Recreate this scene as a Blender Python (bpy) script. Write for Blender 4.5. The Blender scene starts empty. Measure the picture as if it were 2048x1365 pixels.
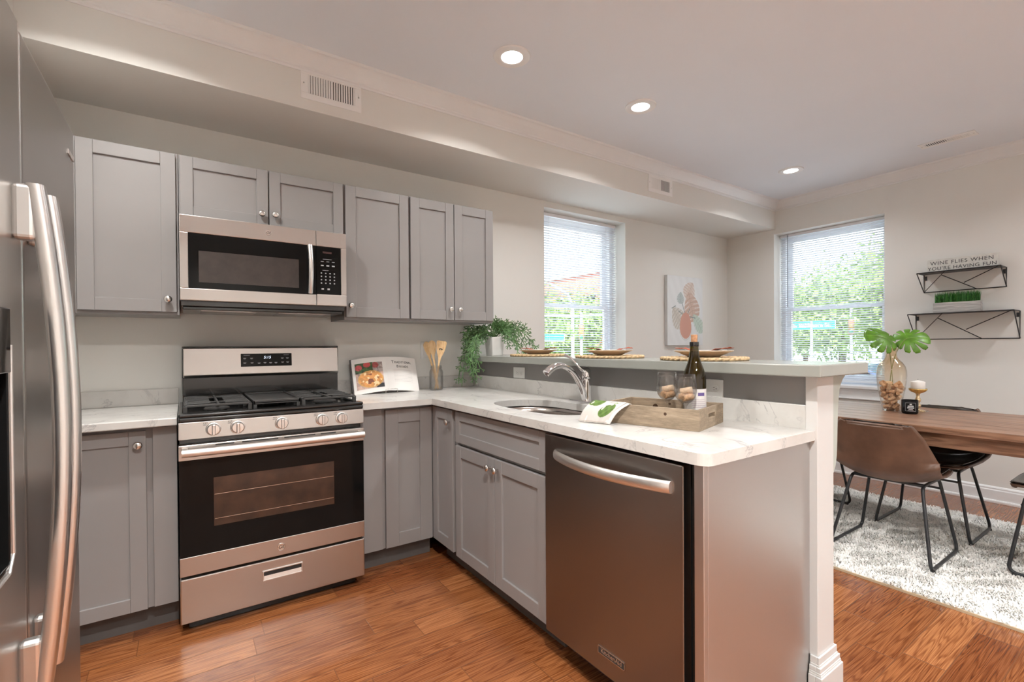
import bpy, bmesh, math, random
import numpy as np
from mathutils import Vector, Matrix, Euler
random.seed(7)
R_ = np.random.RandomState(11)
PI = math.pi
S = bpy.context.scene
COL = S.collection

# ------------------------------------------------------------------ camera
YAW, PITCH, ROLL = math.radians(34.3228), math.radians(-0.45928), math.radians(-0.38327)
FPX, SHY = 954.636, 17.22
fwd = Vector((math.sin(YAW) * math.cos(PITCH), math.cos(YAW) * math.cos(PITCH), math.sin(PITCH)))
rt = Vector((math.cos(YAW), -math.sin(YAW), 0))
up = rt.cross(fwd)
rt2 = math.cos(ROLL) * rt + math.sin(ROLL) * up
up2 = -math.sin(ROLL) * rt + math.cos(ROLL) * up
cam = bpy.data.cameras.new('camera')
camo = bpy.data.objects.new('camera', cam)
COL.objects.link(camo)
cm = Matrix((rt2, up2, -fwd)).transposed().to_4x4()
cm.translation = Vector((0, 0, 1.205))
camo.matrix_world = cm
cam.sensor_width = 36
cam.lens = FPX / 2048 * 36
cam.shift_y = SHY / 2048
cam.clip_start = 0.02
cam.clip_end = 300
S.camera = camo

# ------------------------------------------------------------------ light and exposure
S.view_settings.view_transform = 'Standard'
S.view_settings.look = 'None'
S.view_settings.gamma = 1
S.view_settings.use_curve_mapping = False
S.view_settings.exposure = 0.22
W = bpy.data.worlds.new('sky')
S.world = W
W.use_nodes = True
wn = W.node_tree.nodes
wl = W.node_tree.links
wn.clear()
wo = wn.new('ShaderNodeOutputWorld')
wb = wn.new('ShaderNodeBackground')
tc = wn.new('ShaderNodeTexCoord')
sx = wn.new('ShaderNodeSeparateXYZ')
cr = wn.new('ShaderNodeValToRGB')
cr.color_ramp.elements[0].position = 0.45
cr.color_ramp.elements[0].color = (0.86, 0.93, 1.0, 1)
cr.color_ramp.elements[1].position = 1.0
cr.color_ramp.elements[1].color = (0.45, 0.65, 1.0, 1)
wl.new(tc.outputs['Generated'], sx.inputs[0])
wl.new(sx.outputs['Z'], cr.inputs[0])
wl.new(cr.outputs[0], wb.inputs['Color'])
wb.inputs['Strength'].default_value = 4.2
wl.new(wb.outputs[0], wo.inputs[0])
S.cycles.max_bounces = 10
S.cycles.transparent_max_bounces = 24
S.cycles.diffuse_bounces = 5
S.cycles.glossy_bounces = 5
S.cycles.caustics_reflective = False
S.cycles.caustics_refractive = False
S.cycles.sample_clamp_indirect = 6


def add_sun():
    d = bpy.data.lights.new('sun', 'SUN')
    d.energy = 12
    d.angle = math.radians(1)
    d.color = (1, 0.95, 0.86)
    o = bpy.data.objects.new('sun', d)
    COL.objects.link(o)
    # the sun stands behind the house, so it lights the street and never enters these windows
    o.rotation_euler = Vector((0.62, 0.42, -0.85)).to_track_quat('-Z', 'Y').to_euler()


add_sun()


def portal(name, loc, rot, sx_, sy_):
    d = bpy.data.lights.new(name, 'AREA')
    d.shape = 'RECTANGLE'
    d.size, d.size_y = sx_, sy_
    d.cycles.is_portal = True
    o = bpy.data.objects.new(name, d)
    COL.objects.link(o)
    o.location = loc
    o.rotation_euler = rot


portal('window_portal', (2.90, 3.33, 1.58), (-PI / 2, 0, 0), 0.98, 1.54)
portal('window_portal', (5.30, 2.08, 1.58), (0, PI / 2, 0), 1.54, 0.96)
LAMP_W = 20.0
LAMP_C = (1.0, 0.975, 0.94)


# ------------------------------------------------------------------ materials
def new_mat(name):
    m = bpy.data.materials.new(name)
    m.use_nodes = True
    nt = m.node_tree
    b = nt.nodes['Principled BSDF']
    return m, nt.nodes, nt.links, b


def objco(n, l, scale=(1, 1, 1)):
    t = n.new('ShaderNodeTexCoord')
    mp = n.new('ShaderNodeMapping')
    mp.inputs['Scale'].default_value = scale
    l.new(t.outputs['Object'], mp.inputs['Vector'])
    return mp.outputs[0]


def noise(n, l, vec, scale, detail=3, rough=0.5):
    x = n.new('ShaderNodeTexNoise')
    x.inputs['Scale'].default_value = scale
    x.inputs['Detail'].default_value = detail
    x.inputs['Roughness'].default_value = rough
    l.new(vec, x.inputs['Vector'])
    return x.outputs['Fac']


def ramp(n, l, fac, stops):
    r = n.new('ShaderNodeValToRGB')
    e = r.color_ramp.elements
    while len(e) < len(stops):
        e.new(0.5)
    for i, (p, c) in enumerate(stops):
        e[i].position = p
        e[i].color = (*c, 1)
    l.new(fac, r.inputs[0])
    return r.outputs[0]


def bump(n, l, b, h, strength=0.1, dist=0.001):
    x = n.new('ShaderNodeBump')
    x.inputs['Strength'].default_value = strength
    x.inputs['Distance'].default_value = dist
    l.new(h, x.inputs['Height'])
    l.new(x.outputs[0], b.inputs['Normal'])


def math_(n, l, op, a, b_=None, c=None):
    x = n.new('ShaderNodeMath')
    x.operation = op
    for i, v in enumerate((a, b_, c)):
        if v is None:
            continue
        if isinstance(v, (int, float)):
            x.inputs[i].default_value = v
        else:
            l.new(v, x.inputs[i])
    return x.outputs[0]


def plain(name, col, rough=0.5, metal=0.0, var=0.04, vs=12, bs=0.0, coat=0.0, spec=None):
    m, n, l, b = new_mat(name)
    v = objco(n, l)
    f = noise(n, l, v, vs, 4)
    lo = tuple(c * (1 - var) for c in col)
    hi = tuple(min(1, c * (1 + var)) for c in col)
    l.new(ramp(n, l, f, [(0.3, lo), (0.7, hi)]), b.inputs['Base Color'])
    b.inputs['Roughness'].default_value = rough
    b.inputs['Metallic'].default_value = metal
    if coat:
        b.inputs['Coat Weight'].default_value = coat
    if spec is not None:
        b.inputs['Specular IOR Level'].default_value = spec
    if bs:
        bump(n, l, b, noise(n, l, v, vs * 12, 3), bs, 0.0006)
    return m


def steel(name, col, rough, stretch, var=0.05, bs=0.05, metal=1.0, aniso=0.0, tan=None):
    m, n, l, b = new_mat(name)
    v = objco(n, l, stretch)
    f = noise(n, l, v, 6, 5, 0.7)
    l.new(ramp(n, l, f, [(0.25, tuple(c * (1 - var) for c in col)), (0.75, tuple(c * (1 + var) for c in col))]), b.inputs['Base Color'])
    b.inputs['Metallic'].default_value = metal
    r = n.new('ShaderNodeMapRange')
    r.inputs['To Min'].default_value = rough * 0.88
    r.inputs['To Max'].default_value = rough * 1.12
    l.new(f, r.inputs['Value'])
    if var > 0.006:
        l.new(r.outputs[0], b.inputs['Roughness'])
    else:
        b.inputs['Roughness'].default_value = rough
    if aniso:
        b.inputs['Anisotropic'].default_value = aniso
        if tan:
            c = n.new('ShaderNodeCombineXYZ')
            for i in range(3):
                c.inputs[i].default_value = tan[i]
            l.new(c.outputs[0], b.inputs['Tangent'])
    if bs:
        bump(n, l, b, f, bs, 0.0004)
    return m


def emis(name, col, s):
    m, n, l, b = new_mat(name)
    b.inputs['Base Color'].default_value = (*col, 1)
    b.inputs['Emission Color'].default_value = (*col, 1)
    b.inputs['Emission Strength'].default_value = s
    return m


def thin_glass(name, col=(1, 1, 1), gloss=0.85, base=0.05, ramp_z=None):
    m, n, l, b = new_mat(name)
    n.remove(b)
    out = n['Material Output']
    tr = n.new('ShaderNodeBsdfTransparent')
    gl = n.new('ShaderNodeBsdfGlossy')
    gl.inputs['Roughness'].default_value = 0.02
    lw = n.new('ShaderNodeLayerWeight')
    lw.inputs['Blend'].default_value = 0.5
    p = math_(n, l, 'POWER', lw.outputs['Facing'], 3.5)
    f = math_(n, l, 'MULTIPLY_ADD', p, gloss, base)
    mx = n.new('ShaderNodeMixShader')
    l.new(f, mx.inputs[0])
    l.new(tr.outputs[0], mx.inputs[1])
    l.new(gl.outputs[0], mx.inputs[2])
    l.new(mx.outputs[0], out.inputs['Surface'])
    tr.inputs['Color'].default_value = (*col, 1)
    if ramp_z:
        t = n.new('ShaderNodeTexCoord')
        s = n.new('ShaderNodeSeparateXYZ')
        l.new(t.outputs['Object'], s.inputs[0])
        l.new(ramp(n, l, math_(n, l, 'DIVIDE', s.outputs['Z'], ramp_z[0]), ramp_z[1]), tr.inputs['Color'])
    return m


M = {}
M['wall'] = plain('wall_paint', (0.735, 0.73, 0.695), 0.75, var=0.012, vs=2, bs=0.06)
M['ceil'] = plain('ceiling_paint', (0.79, 0.83, 0.88), 0.85, var=0.01, vs=2, bs=0.05)
M['trim'] = plain('trim_paint', (0.78, 0.79, 0.79), 0.35, var=0.015, vs=6)
M['cab'] = plain('cabinet_paint', (0.262, 0.25, 0.247), 0.38, var=0.02, vs=5)
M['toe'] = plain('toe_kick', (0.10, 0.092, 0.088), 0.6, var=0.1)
M['bar'] = plain('bar_paint', (0.30, 0.31, 0.285), 0.22, var=0.03, vs=9)
M['sage'] = plain('sage_paint', (0.42, 0.46, 0.42), 0.5, var=0.04)
M['nickel'] = steel('satin_nickel', (0.72, 0.695, 0.67), 0.22, (20, 20, 20))
M['chrome'] = plain('chrome', (0.86, 0.86, 0.87), 0.06, 1.0, var=0.01)
M['steel_h'] = steel('brushed_steel', (0.56, 0.53, 0.51), 0.29, (1.0, 30, 45), 0.006, 0.0, aniso=0.35, tan=(1, 0, 0))
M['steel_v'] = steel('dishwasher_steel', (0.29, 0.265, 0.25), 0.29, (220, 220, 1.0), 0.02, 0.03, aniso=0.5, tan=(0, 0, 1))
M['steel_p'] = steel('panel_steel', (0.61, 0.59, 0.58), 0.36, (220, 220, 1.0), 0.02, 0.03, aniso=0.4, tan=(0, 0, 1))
M['fridge'] = steel('fridge_steel', (0.46, 0.44, 0.42), 0.32, (220, 220, 1.0), 0.02, 0.03)
M['handle'] = steel('handle_steel', (0.76, 0.745, 0.73), 0.28, (20, 20, 2), 0.006, 0.0)
M['satin'] = steel('satin_steel', (0.80, 0.77, 0.74), 0.36, (8, 8, 8), 0.01, 0.0)
M['black'] = plain('black_enamel', (0.008, 0.008, 0.008), 0.18, var=0.2, coat=0.3)
M['iron'] = plain('cast_iron', (0.035, 0.034, 0.033), 0.42, var=0.15, bs=0.2)
M['bglass'] = plain('black_glass', (0.006, 0.006, 0.006), 0.05, var=0.1, spec=0.15)
M['blackm'] = plain('black_metal', (0.035, 0.037, 0.04), 0.4, 0.4, var=0.1)
M['white'] = plain('white_plastic', (0.84, 0.84, 0.83), 0.35, var=0.01)
M['slot'] = plain('outlet_slot', (0.02, 0.02, 0.02), 0.6)
M['vinyl'] = plain('window_vinyl', (0.86, 0.88, 0.91), 0.35, var=0.01)
M['pane'] = thin_glass('window_glass', (0.97, 0.99, 0.98), 0.5, 0.03)
M['lens'] = emis('lamp_lens', (1.0, 0.97, 0.92), 14)
M['glow'] = emis('clock_digits', (0.75, 0.85, 1.0), 1.3)
M['legend'] = plain('printed_legend', (0.42, 0.43, 0.45), 0.5)
M['legend_d'] = plain('printed_dark', (0.03, 0.03, 0.03), 0.5)


def floor_mat():
    m, n, l, b = new_mat('oak_planks')
    t = n.new('ShaderNodeTexCoord')
    s = n.new('ShaderNodeSeparateXYZ')
    l.new(t.outputs['Object'], s.inputs[0])
    X, Y = s.outputs['X'], s.outputs['Y']
    yr = math_(n, l, 'DIVIDE', math_(n, l, 'SUBTRACT', Y, 0.025), 0.13)
    row = math_(n, l, 'FLOOR', yr)
    fy = math_(n, l, 'FRACT', yr)
    wn1 = n.new('ShaderNodeTexWhiteNoise')
    wn1.noise_dimensions = '1D'
    l.new(row, wn1.inputs['W'])
    off = math_(n, l, 'MULTIPLY', wn1.outputs['Value'], 7.3)
    wn0 = n.new('ShaderNodeTexWhiteNoise')
    wn0.noise_dimensions = '1D'
    l.new(math_(n, l, 'ADD', row, 31.7), wn0.inputs['W'])
    ln = math_(n, l, 'MULTIPLY_ADD', wn0.outputs['Value'], 0.5, 0.55)
    xr = math_(n, l, 'DIVIDE', math_(n, l, 'ADD', X, off), ln)
    pl = math_(n, l, 'FLOOR', xr)
    fx = math_(n, l, 'FRACT', xr)
    c = n.new('ShaderNodeCombineXYZ')
    l.new(row, c.inputs[0])
    l.new(pl, c.inputs[1])
    wn2 = n.new('ShaderNodeTexWhiteNoise')
    wn2.noise_dimensions = '2D'
    l.new(c.outputs[0], wn2.inputs['Vector'])
    rnd = wn2.outputs['Value']
    # grain coordinates, shifted per plank
    g = n.new('ShaderNodeCombineXYZ')
    l.new(math_(n, l, 'MULTIPLY_ADD', rnd, 37.0, math_(n, l, 'MULTIPLY', X, 0.55)), g.inputs[0])
    l.new(math_(n, l, 'MULTIPLY_ADD', rnd, 91.0, math_(n, l, 'MULTIPLY', Y, 9.0)), g.inputs[1])
    n1 = noise(n, l, g.outputs[0], 1.6, 2, 0.5)
    # cathedral rings
    rings = math_(n, l, 'SINE', math_(n, l, 'MULTIPLY', n1, 120.0))
    rings = math_(n, l, 'MULTIPLY_ADD', rings, 0.5, 0.5)
    rings = math_(n, l, 'POWER', rings, 2.2)
    g2 = n.new('ShaderNodeVectorMath')
    g2.operation = 'MULTIPLY'
    l.new(g.outputs[0], g2.inputs[0])
    g2.inputs[1].default_value = (5, 26, 1)
    fine = noise(n, l, g2.outputs[0], 1.3, 4, 0.65)
    base = ramp(n, l, rnd, [(0.0, (0.25, 0.086, 0.030)), (0.3, (0.37, 0.145, 0.050)), (0.55, (0.29, 0.106, 0.037)), (0.8, (0.46, 0.195, 0.074)), (1.0, (0.34, 0.126, 0.043))])
    mx = n.new('ShaderNodeMix')
    mx.data_type = 'RGBA'
    mx.blend_type = 'MULTIPLY'
    l.new(math_(n, l, 'MULTIPLY', rings, 0.62), mx.inputs['Factor'])
    l.new(base, mx.inputs['A'])
    mx.inputs['B'].default_value = (0.42, 0.27, 0.2, 1)
    mx2 = n.new('ShaderNodeMix')
    mx2.data_type = 'RGBA'
    mx2.blend_type = 'MULTIPLY'
    l.new(ramp(n, l, fine, [(0.40, (0.0, 0.0, 0.0)), (0.66, (1, 1, 1))]), mx2.inputs['Factor'])
    l.new(mx.outputs['Result'], mx2.inputs['A'])
    mx2.inputs['B'].default_value = (0.50, 0.38, 0.32, 1)
    # seams
    ey = math_(n, l, 'MINIMUM', fy, math_(n, l, 'SUBTRACT', 1.0, fy))
    ex = math_(n, l, 'MULTIPLY', math_(n, l, 'MINIMUM', fx, math_(n, l, 'SUBTRACT', 1.0, fx)), math_(n, l, 'DIVIDE', ln, 0.13))
    e = math_(n, l, 'MINIMUM', ex, ey)
    seam = n.new('ShaderNodeMapRange')
    seam.inputs['From Min'].default_value = 0.006
    seam.inputs['From Max'].default_value = 0.016
    l.new(e, seam.inputs['Value'])
    mx3 = n.new('ShaderNodeMix')
    mx3.data_type = 'RGBA'
    l.new(seam.outputs[0], mx3.inputs['Factor'])
    mx3.inputs['A'].default_value = (0.16, 0.06, 0.022, 1)
    l.new(mx2.outputs['Result'], mx3.inputs['B'])
    l.new(mx3.outputs['Result'], b.inputs['Base Color'])
    b.inputs['Roughness'].default_value = 0.26
    b.inputs['Coat Weight'].default_value = 0.25
    b.inputs['Coat Roughness'].default_value = 0.15
    g3 = n.new('ShaderNodeVectorMath')
    g3.operation = 'MULTIPLY'
    l.new(t.outputs['Object'], g3.inputs[0])
    g3.inputs[1].default_value = (9, 22, 1)
    h = math_(n, l, 'MULTIPLY_ADD', noise(n, l, g3.outputs[0], 1.0, 2), 1.6, math_(n, l, 'MULTIPLY', seam.outputs[0], 0.9))
    h = math_(n, l, 'SUBTRACT', h, math_(n, l, 'MULTIPLY', rings, 0.10))
    bump(n, l, b, h, 0.35, 0.0022)
    return m


def quartz_mat():
    m, n, l, b = new_mat('white_quartz')
    v = objco(n, l)
    d = n.new('ShaderNodeTexNoise')
    d.inputs['Scale'].default_value = 3.2
    d.inputs['Detail'].default_value = 6
    d.inputs['Roughness'].default_value = 0.6
    d.inputs['Distortion'].default_value = 0.9
    l.new(v, d.inputs['Vector'])
    a = math_(n, l, 'ABSOLUTE', math_(n, l, 'SUBTRACT', d.outputs['Fac'], 0.5))
    vein = n.new('ShaderNodeMapRange')
    vein.inputs['From Min'].default_value = 0.0
    vein.inputs['From Max'].default_value = 0.013
    l.new(a, vein.inputs['Value'])
    gate = n.new('ShaderNodeMapRange')
    gate.inputs['From Min'].default_value = 0.44
    gate.inputs['From Max'].default_value = 0.58
    l.new(noise(n, l, v, 7, 3), gate.inputs['Value'])
    f = math_(n, l, 'MULTIPLY', math_(n, l, 'SUBTRACT', 1.0, vein.outputs[0]), gate.outputs[0])
    cloud = ramp(n, l, noise(n, l, v, 5, 5, 0.6), [(0.35, (0.52, 0.505, 0.48)), (0.65, (0.61, 0.60, 0.575))])
    mx = n.new('ShaderNodeMix')
    mx.data_type = 'RGBA'
    l.new(math_(n, l, 'MULTIPLY', f, 0.8), mx.inputs['Factor'])
    l.new(cloud, mx.inputs['A'])
    mx.inputs['B'].default_value = (0.36, 0.35, 0.35, 1)
    l.new(mx.outputs['Result'], b.inputs['Base Color'])
    b.inputs['Roughness'].default_value = 0.22
    return m


def wood_mat(name, c1, c2, c3, stretch=(1, 12, 12), scale=2.0, rough=0.5, bs=0.2, ringk=40.0):
    m, n, l, b = new_mat(name)
    v = objco(n, l, stretch)
    a = noise(n, l, v, scale, 3, 0.55)
    r = math_(n, l, 'MULTIPLY_ADD', math_(n, l, 'SINE', math_(n, l, 'MULTIPLY', a, ringk)), 0.5, 0.5)
    f = noise(n, l, v, scale * 7, 4, 0.7)
    q = math_(n, l, 'MULTIPLY_ADD', r, 0.45, math_(n, l, 'MULTIPLY', f, 0.6))
    l.new(ramp(n, l, q, [(0.2, c1), (0.5, c2), (0.85, c3)]), b.inputs['Base Color'])
    b.inputs['Roughness'].default_value = rough
    bump(n, l, b, f, bs, 0.001)
    return m


def attr_mat(name, rough=0.6, bs=0.0):
    m, n, l, b = new_mat(name)
    a = n.new('ShaderNodeAttribute')
    a.attribute_name = 'print'
    l.new(a.outputs['Color'], b.inputs['Base Color'])
    b.inputs['Roughness'].default_value = rough
    if bs:
        bump(n, l, b, noise(n, l, objco(n, l), 900, 2), bs, 0.0005)
    return m


M['floor'] = floor_mat()
M['quartz'] = quartz_mat()
M['tray'] = wood_mat('weathered_pine', (0.19, 0.145, 0.10), (0.32, 0.245, 0.17), (0.44, 0.36, 0.27), (5, 2.2, 16), 2.0, 0.75, 0.2, 9)
M['table'] = wood_mat('walnut_boards', (0.13, 0.066, 0.038), (0.23, 0.122, 0.074), (0.33, 0.19, 0.12), (12, 1.0, 12), 1.5, 0.33, 0.25, 30)
M['tspoon'] = wood_mat('beech', (0.66, 0.42, 0.20), (0.78, 0.53, 0.28), (0.84, 0.62, 0.36), (12, 12, 2), 3, 0.5, 0.1)
M['cork'] = plain('cork', (0.56, 0.34, 0.19), 0.85, var=0.35, vs=140, bs=0.3)
M['corkd'] = plain('cork_pale', (0.66, 0.48, 0.32), 0.85, var=0.25, vs=140, bs=0.3)
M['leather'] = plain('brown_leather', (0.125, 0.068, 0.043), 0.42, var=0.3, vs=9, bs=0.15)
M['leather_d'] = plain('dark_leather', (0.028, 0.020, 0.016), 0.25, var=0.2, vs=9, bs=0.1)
M['glass'] = thin_glass('clear_glass', (0.975, 0.98, 0.98), 1.0, 0.07)
M['jarglass'] = thin_glass('jar_glass', (0.92, 0.925, 0.925), 1.1, 0.16)
M['vase'] = thin_glass('amber_lustre_glass', (0.95, 0.8, 0.6), 0.85, 0.06, (0.42, [(0.15, (0.985, 0.98, 0.97)), (0.45, (0.99, 0.965, 0.93)), (0.7, (0.985, 0.935, 0.86)), (1.0, (0.985, 0.915, 0.80))]))
M['gold'] = plain('gold_mercury_glass', (0.80, 0.55, 0.20), 0.15, 0.9, var=0.25, vs=60)
def outlined_glass(name, k):
    m = thin_glass(name, (0.985, 0.985, 0.985), 1.0, 0.05)
    n, l = m.node_tree.nodes, m.node_tree.links
    g = n.new('ShaderNodeBsdfGlass')
    g.inputs['IOR'].default_value = 1.45
    g.inputs['Roughness'].default_value = 0.0
    out = n['Material Output']
    prev = out.inputs['Surface'].links[0].from_socket
    mx = n.new('ShaderNodeMixShader')
    mx.inputs[0].default_value = k
    l.new(prev, mx.inputs[1])
    l.new(g.outputs[0], mx.inputs[2])
    l.new(mx.outputs[0], out.inputs['Surface'])
    return m


M['glass'] = outlined_glass('wine_glass_clear', 0.16)
M['jarglass'] = outlined_glass('jar_glass_clear', 0.3)
M['bottle'] = thin_glass('olive_glass', (0.30, 0.26, 0.04), 0.8, 0.06)
M['wax'] = plain('candle_wax', (0.82, 0.79, 0.74), 0.5, var=0.02)
M['pot'] = plain('white_ceramic', (0.78, 0.78, 0.76), 0.4, var=0.05)
M['fern'] = plain('fern_green', (0.075, 0.165, 0.05), 0.5, var=0.6, vs=30)
M['monst'] = plain('monstera_green', (0.09, 0.23, 0.012), 0.35, var=0.35, vs=30)
M['turf'] = plain('grass_green', (0.03, 0.16, 0.02), 0.5, var=0.6, vs=80)
M['greybox'] = wood_mat('grey_washed_wood', (0.30, 0.29, 0.27), (0.42, 0.41, 0.39), (0.55, 0.54, 0.51), (3, 1, 14), 3, 0.8, 0.2)
M['rope'] = plain('seagrass_rope', (0.52, 0.37, 0.21), 0.85, var=0.35, vs=90, bs=0.5)
M['plate'] = plain('beige_stoneware', (0.62, 0.51, 0.40), 0.35, var=0.05)
M['plate2'] = plain('white_porcelain', (0.78, 0.76, 0.73), 0.25, var=0.02)
M['napkin'] = plain('rust_cloth', (0.30, 0.07, 0.035), 0.9, var=0.15, vs=60, bs=0.3)
M['sign'] = plain('whitewashed_board', (0.66, 0.65, 0.60), 0.6, var=0.08, vs=40)
M['rug'] = plain('cream_shag', (0.86, 0.85, 0.81), 0.95, var=0.12, vs=25)
M['steelsink'] = steel('sink_steel', (0.50, 0.46, 0.43), 0.22, (30, 30, 3), 0.05, 0.04)
M['print'] = attr_mat('printed_paper', 0.45)
M['canvas'] = attr_mat('painted_canvas', 0.7, 0.2)
M['cloth'] = attr_mat('printed_cotton', 0.9, 0.4)
M['paper'] = plain('book_paper', (0.82, 0.80, 0.77), 0.6, var=0.02)
M['inkcover'] = plain('book_cover', (0.06, 0.05, 0.05), 0.5)
M['purple'] = plain('purple_ink', (0.10, 0.07, 0.22), 0.5)
M['ovenin'] = plain('oven_interior', (0.05, 0.024, 0.014), 0.35, var=0.4, vs=14)
def slat_mat():
    m, n, l, b = new_mat('blind_slats')
    b.inputs['Base Color'].default_value = (0.82, 0.83, 0.85, 1)
    b.inputs['Roughness'].default_value = 0.45
    t = n.new('ShaderNodeBsdfTranslucent')
    t.inputs['Color'].default_value = (0.75, 0.80, 0.88, 1)
    mx = n.new('ShaderNodeMixShader')
    mx.inputs[0].default_value = 0.12
    l.new(b.outputs[0], mx.inputs[1])
    l.new(t.outputs[0], mx.inputs[2])
    l.new(mx.outputs[0], n['Material Output'].inputs['Surface'])
    return m


M['slat'] = slat_mat()


# ------------------------------------------------------------------ mesh building
class MB:
    def __init__(self):
        self.v, self.f, self.T = [], [], None

    def add(self, vs, fs):
        o = len(self.v)
        if self.T is not None:
            vs = [self.T @ Vector(p) for p in vs]
        self.v += [tuple(p) for p in vs]
        self.f += [tuple(i + o for i in q) for q in fs]
        return self

    def box(self, x0, x1, y0, y1, z0, z1):
        if x0 > x1: x0, x1 = x1, x0
        if y0 > y1: y0, y1 = y1, y0
        if z0 > z1: z0, z1 = z1, z0
        vs = [(x, y, z) for z in (z0, z1) for y in (y0, y1) for x in (x0, x1)]
        return self.add(vs, [(0, 2, 3, 1), (4, 5, 7, 6), (0, 1, 5, 4), (2, 6, 7, 3), (0, 4, 6, 2), (1, 3, 7, 5)])

    def prism(self, poly, a, b, axis='z'):
        n = len(poly)
        def P(p, t):
            return (p[0], p[1], t) if axis == 'z' else ((p[0], t, p[1]) if axis == 'y' else (t, p[0], p[1]))
        vs = [P(p, a) for p in poly] + [P(p, b) for p in poly]
        fs = [tuple(range(n - 1, -1, -1)), tuple(range(n, 2 * n))]
        fs += [(i, (i + 1) % n, n + (i + 1) % n, n + i) for i in range(n)]
        return self.add(vs, fs)

    def lathe(self, prof, seg=32, c=(0, 0, 0), cap0=False, cap1=False, axis='z'):
        vs, fs = [], []
        for r, z in prof:
            for i in range(seg):
                a = 2 * PI * i / seg
                p = (r * math.cos(a), r * math.sin(a), z)
                if axis == 'y':
                    p = (p[0], -z, p[1])
                elif axis == 'x':
                    p = (-z, p[0], p[1])
                vs.append((p[0] + c[0], p[1] + c[1], p[2] + c[2]))
        for k in range(len(prof) - 1):
            for i in range(seg):
                j = (i + 1) % seg
                fs.append((k * seg + i, k * seg + j, (k + 1) * seg + j, (k + 1) * seg + i))
        if cap0: fs.append(tuple(range(seg - 1, -1, -1)))
        if cap1: fs.append(tuple((len(prof) - 1) * seg + i for i in range(seg)))
        return self.add(vs, fs)

    def tube(self, pts, r, seg=10, caps=True, closed=False):
        pts = [Vector(p) for p in pts]
        n = len(pts)
        rs = r if isinstance(r, (list, tuple)) else [r] * n
        vs, fs = [], []
        prev = None
        for i, p in enumerate(pts):
            if closed:
                t = pts[(i + 1) % n] - pts[i - 1]
            else:
                t = pts[min(i + 1, n - 1)] - pts[max(i - 1, 0)]
            t.normalize()
            if prev is None:
                a = Vector((0, 0, 1)) if abs(t.z) < 0.9 else Vector((1, 0, 0))
                u = t.cross(a).normalized()
            else:
                u = (prev - t * prev.dot(t)).normalized()
            prev = u
            w = t.cross(u)
            for k in range(seg):
                a = 2 * PI * k / seg
                vs.append(p + (u * math.cos(a) + w * math.sin(a)) * rs[i])
        for i in range(n if closed else n - 1):
            for k in range(seg):
                j = (k + 1) % seg
                i2 = (i + 1) % n
                fs.append((i * seg + k, i * seg + j, i2 * seg + j, i2 * seg + k))
        if caps and not closed:
            fs.append(tuple(range(seg - 1, -1, -1)))
            fs.append(tuple((n - 1) * seg + k for k in range(seg)))
        return self.add(vs, fs)

    def cyl(self, p0, p1, r, seg=20):
        return self.tube([p0, p1], r, seg)

    def grid(self, fn, nu, nv):
        vs = [fn(i / nu, j / nv) for j in range(nv + 1) for i in range(nu + 1)]
        fs = [(j * (nu + 1) + i, j * (nu + 1) + i + 1, (j + 1) * (nu + 1) + i + 1, (j + 1) * (nu + 1) + i) for j in range(nv) for i in range(nu)]
        return self.add(vs, fs)

    def build(self, name, mat, parent=None, bevel=0.0, smooth=False, seg=2, sub=0, solid=0.0, origin=None):
        me = bpy.data.meshes.new(name)
        vs = self.v
        if origin is None and parent is not None and parent.get('_w'):
            origin = parent['_w']
        if origin is not None:
            ox, oy, oz = origin
            vs = [(x - ox, y - oy, z - oz) for x, y, z in vs]
        me.from_pydata(vs, [], self.f)
        me.materials.append(mat)
        bm = bmesh.new()
        bm.from_mesh(me)
        bmesh.ops.recalc_face_normals(bm, faces=bm.faces)
        bm.to_mesh(me)
        bm.free()
        o = bpy.data.objects.new(name, me)
        COL.objects.link(o)
        if parent is not None:
            o.parent = parent
            if parent.get('_w'):
                o['_w'] = parent['_w']
                if parent.type != 'EMPTY':
                    pass
        if solid:
            md = o.modifiers.new('solid', 'SOLIDIFY')
            md.thickness = solid
            md.offset = 0
        if bevel:
            md = o.modifiers.new('bevel', 'BEVEL')
            md.width = bevel
            md.segments = seg
            md.limit_method = 'ANGLE'
            md.angle_limit = math.radians(40)
            md.harden_normals = False
        if sub:
            md = o.modifiers.new('sub', 'SUBSURF')
            md.levels = md.render_levels = sub
        if smooth:
            for p in me.polygons:
                p.use_smooth = True
            if smooth != 'all':
                try:
                    me.set_sharp_from_angle(angle=math.radians(38))
                except Exception:
                    pass
        return o


def tag(o, label, cat, group=None, kind=None):
    o['label'] = label
    o['category'] = cat
    if group: o['group'] = group
    if kind: o['kind'] = kind
    return o


def thing(name, label, cat, loc=(0, 0, 0), rot=(0, 0, 0), group=None, world=True):
    """Empty at the thing's base; world=True means its parts are written in room coordinates"""
    o = bpy.data.objects.new(name, None)
    o.empty_display_size = 0.05
    COL.objects.link(o)
    o.location = loc
    o.rotation_euler = rot
    if world:
        o['_w'] = tuple(loc)
    return tag(o, label, cat, group)


def single(mb, name, mat, label, cat, loc=(0, 0, 0), group=None, kind=None, **k):
    """a thing that is one mesh; verts in room coordinates, origin at loc"""
    o = mb.build(name, mat, origin=loc, **k)
    o.location = loc
    return tag(o, label, cat, group, kind)


def struct(mb, name, mat, parent=None, **k):
    o = mb.build(name, mat, parent, **k)
    if parent is None:
        o['kind'] = 'structure'
    return o


def clone(root, loc, rot=None, label=None, group=None):
    r = root.copy()
    COL.objects.link(r)
    r.location = loc
    if rot is not None: r.rotation_euler = rot
    if label: r['label'] = label
    if group: r['group'] = group
    for ch in list(root.children):
        c = ch.copy()
        COL.objects.link(c)
        c.parent = r
        for g in list(ch.children):
            d = g.copy()
            COL.objects.link(d)
            d.parent = c
    return r


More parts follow.
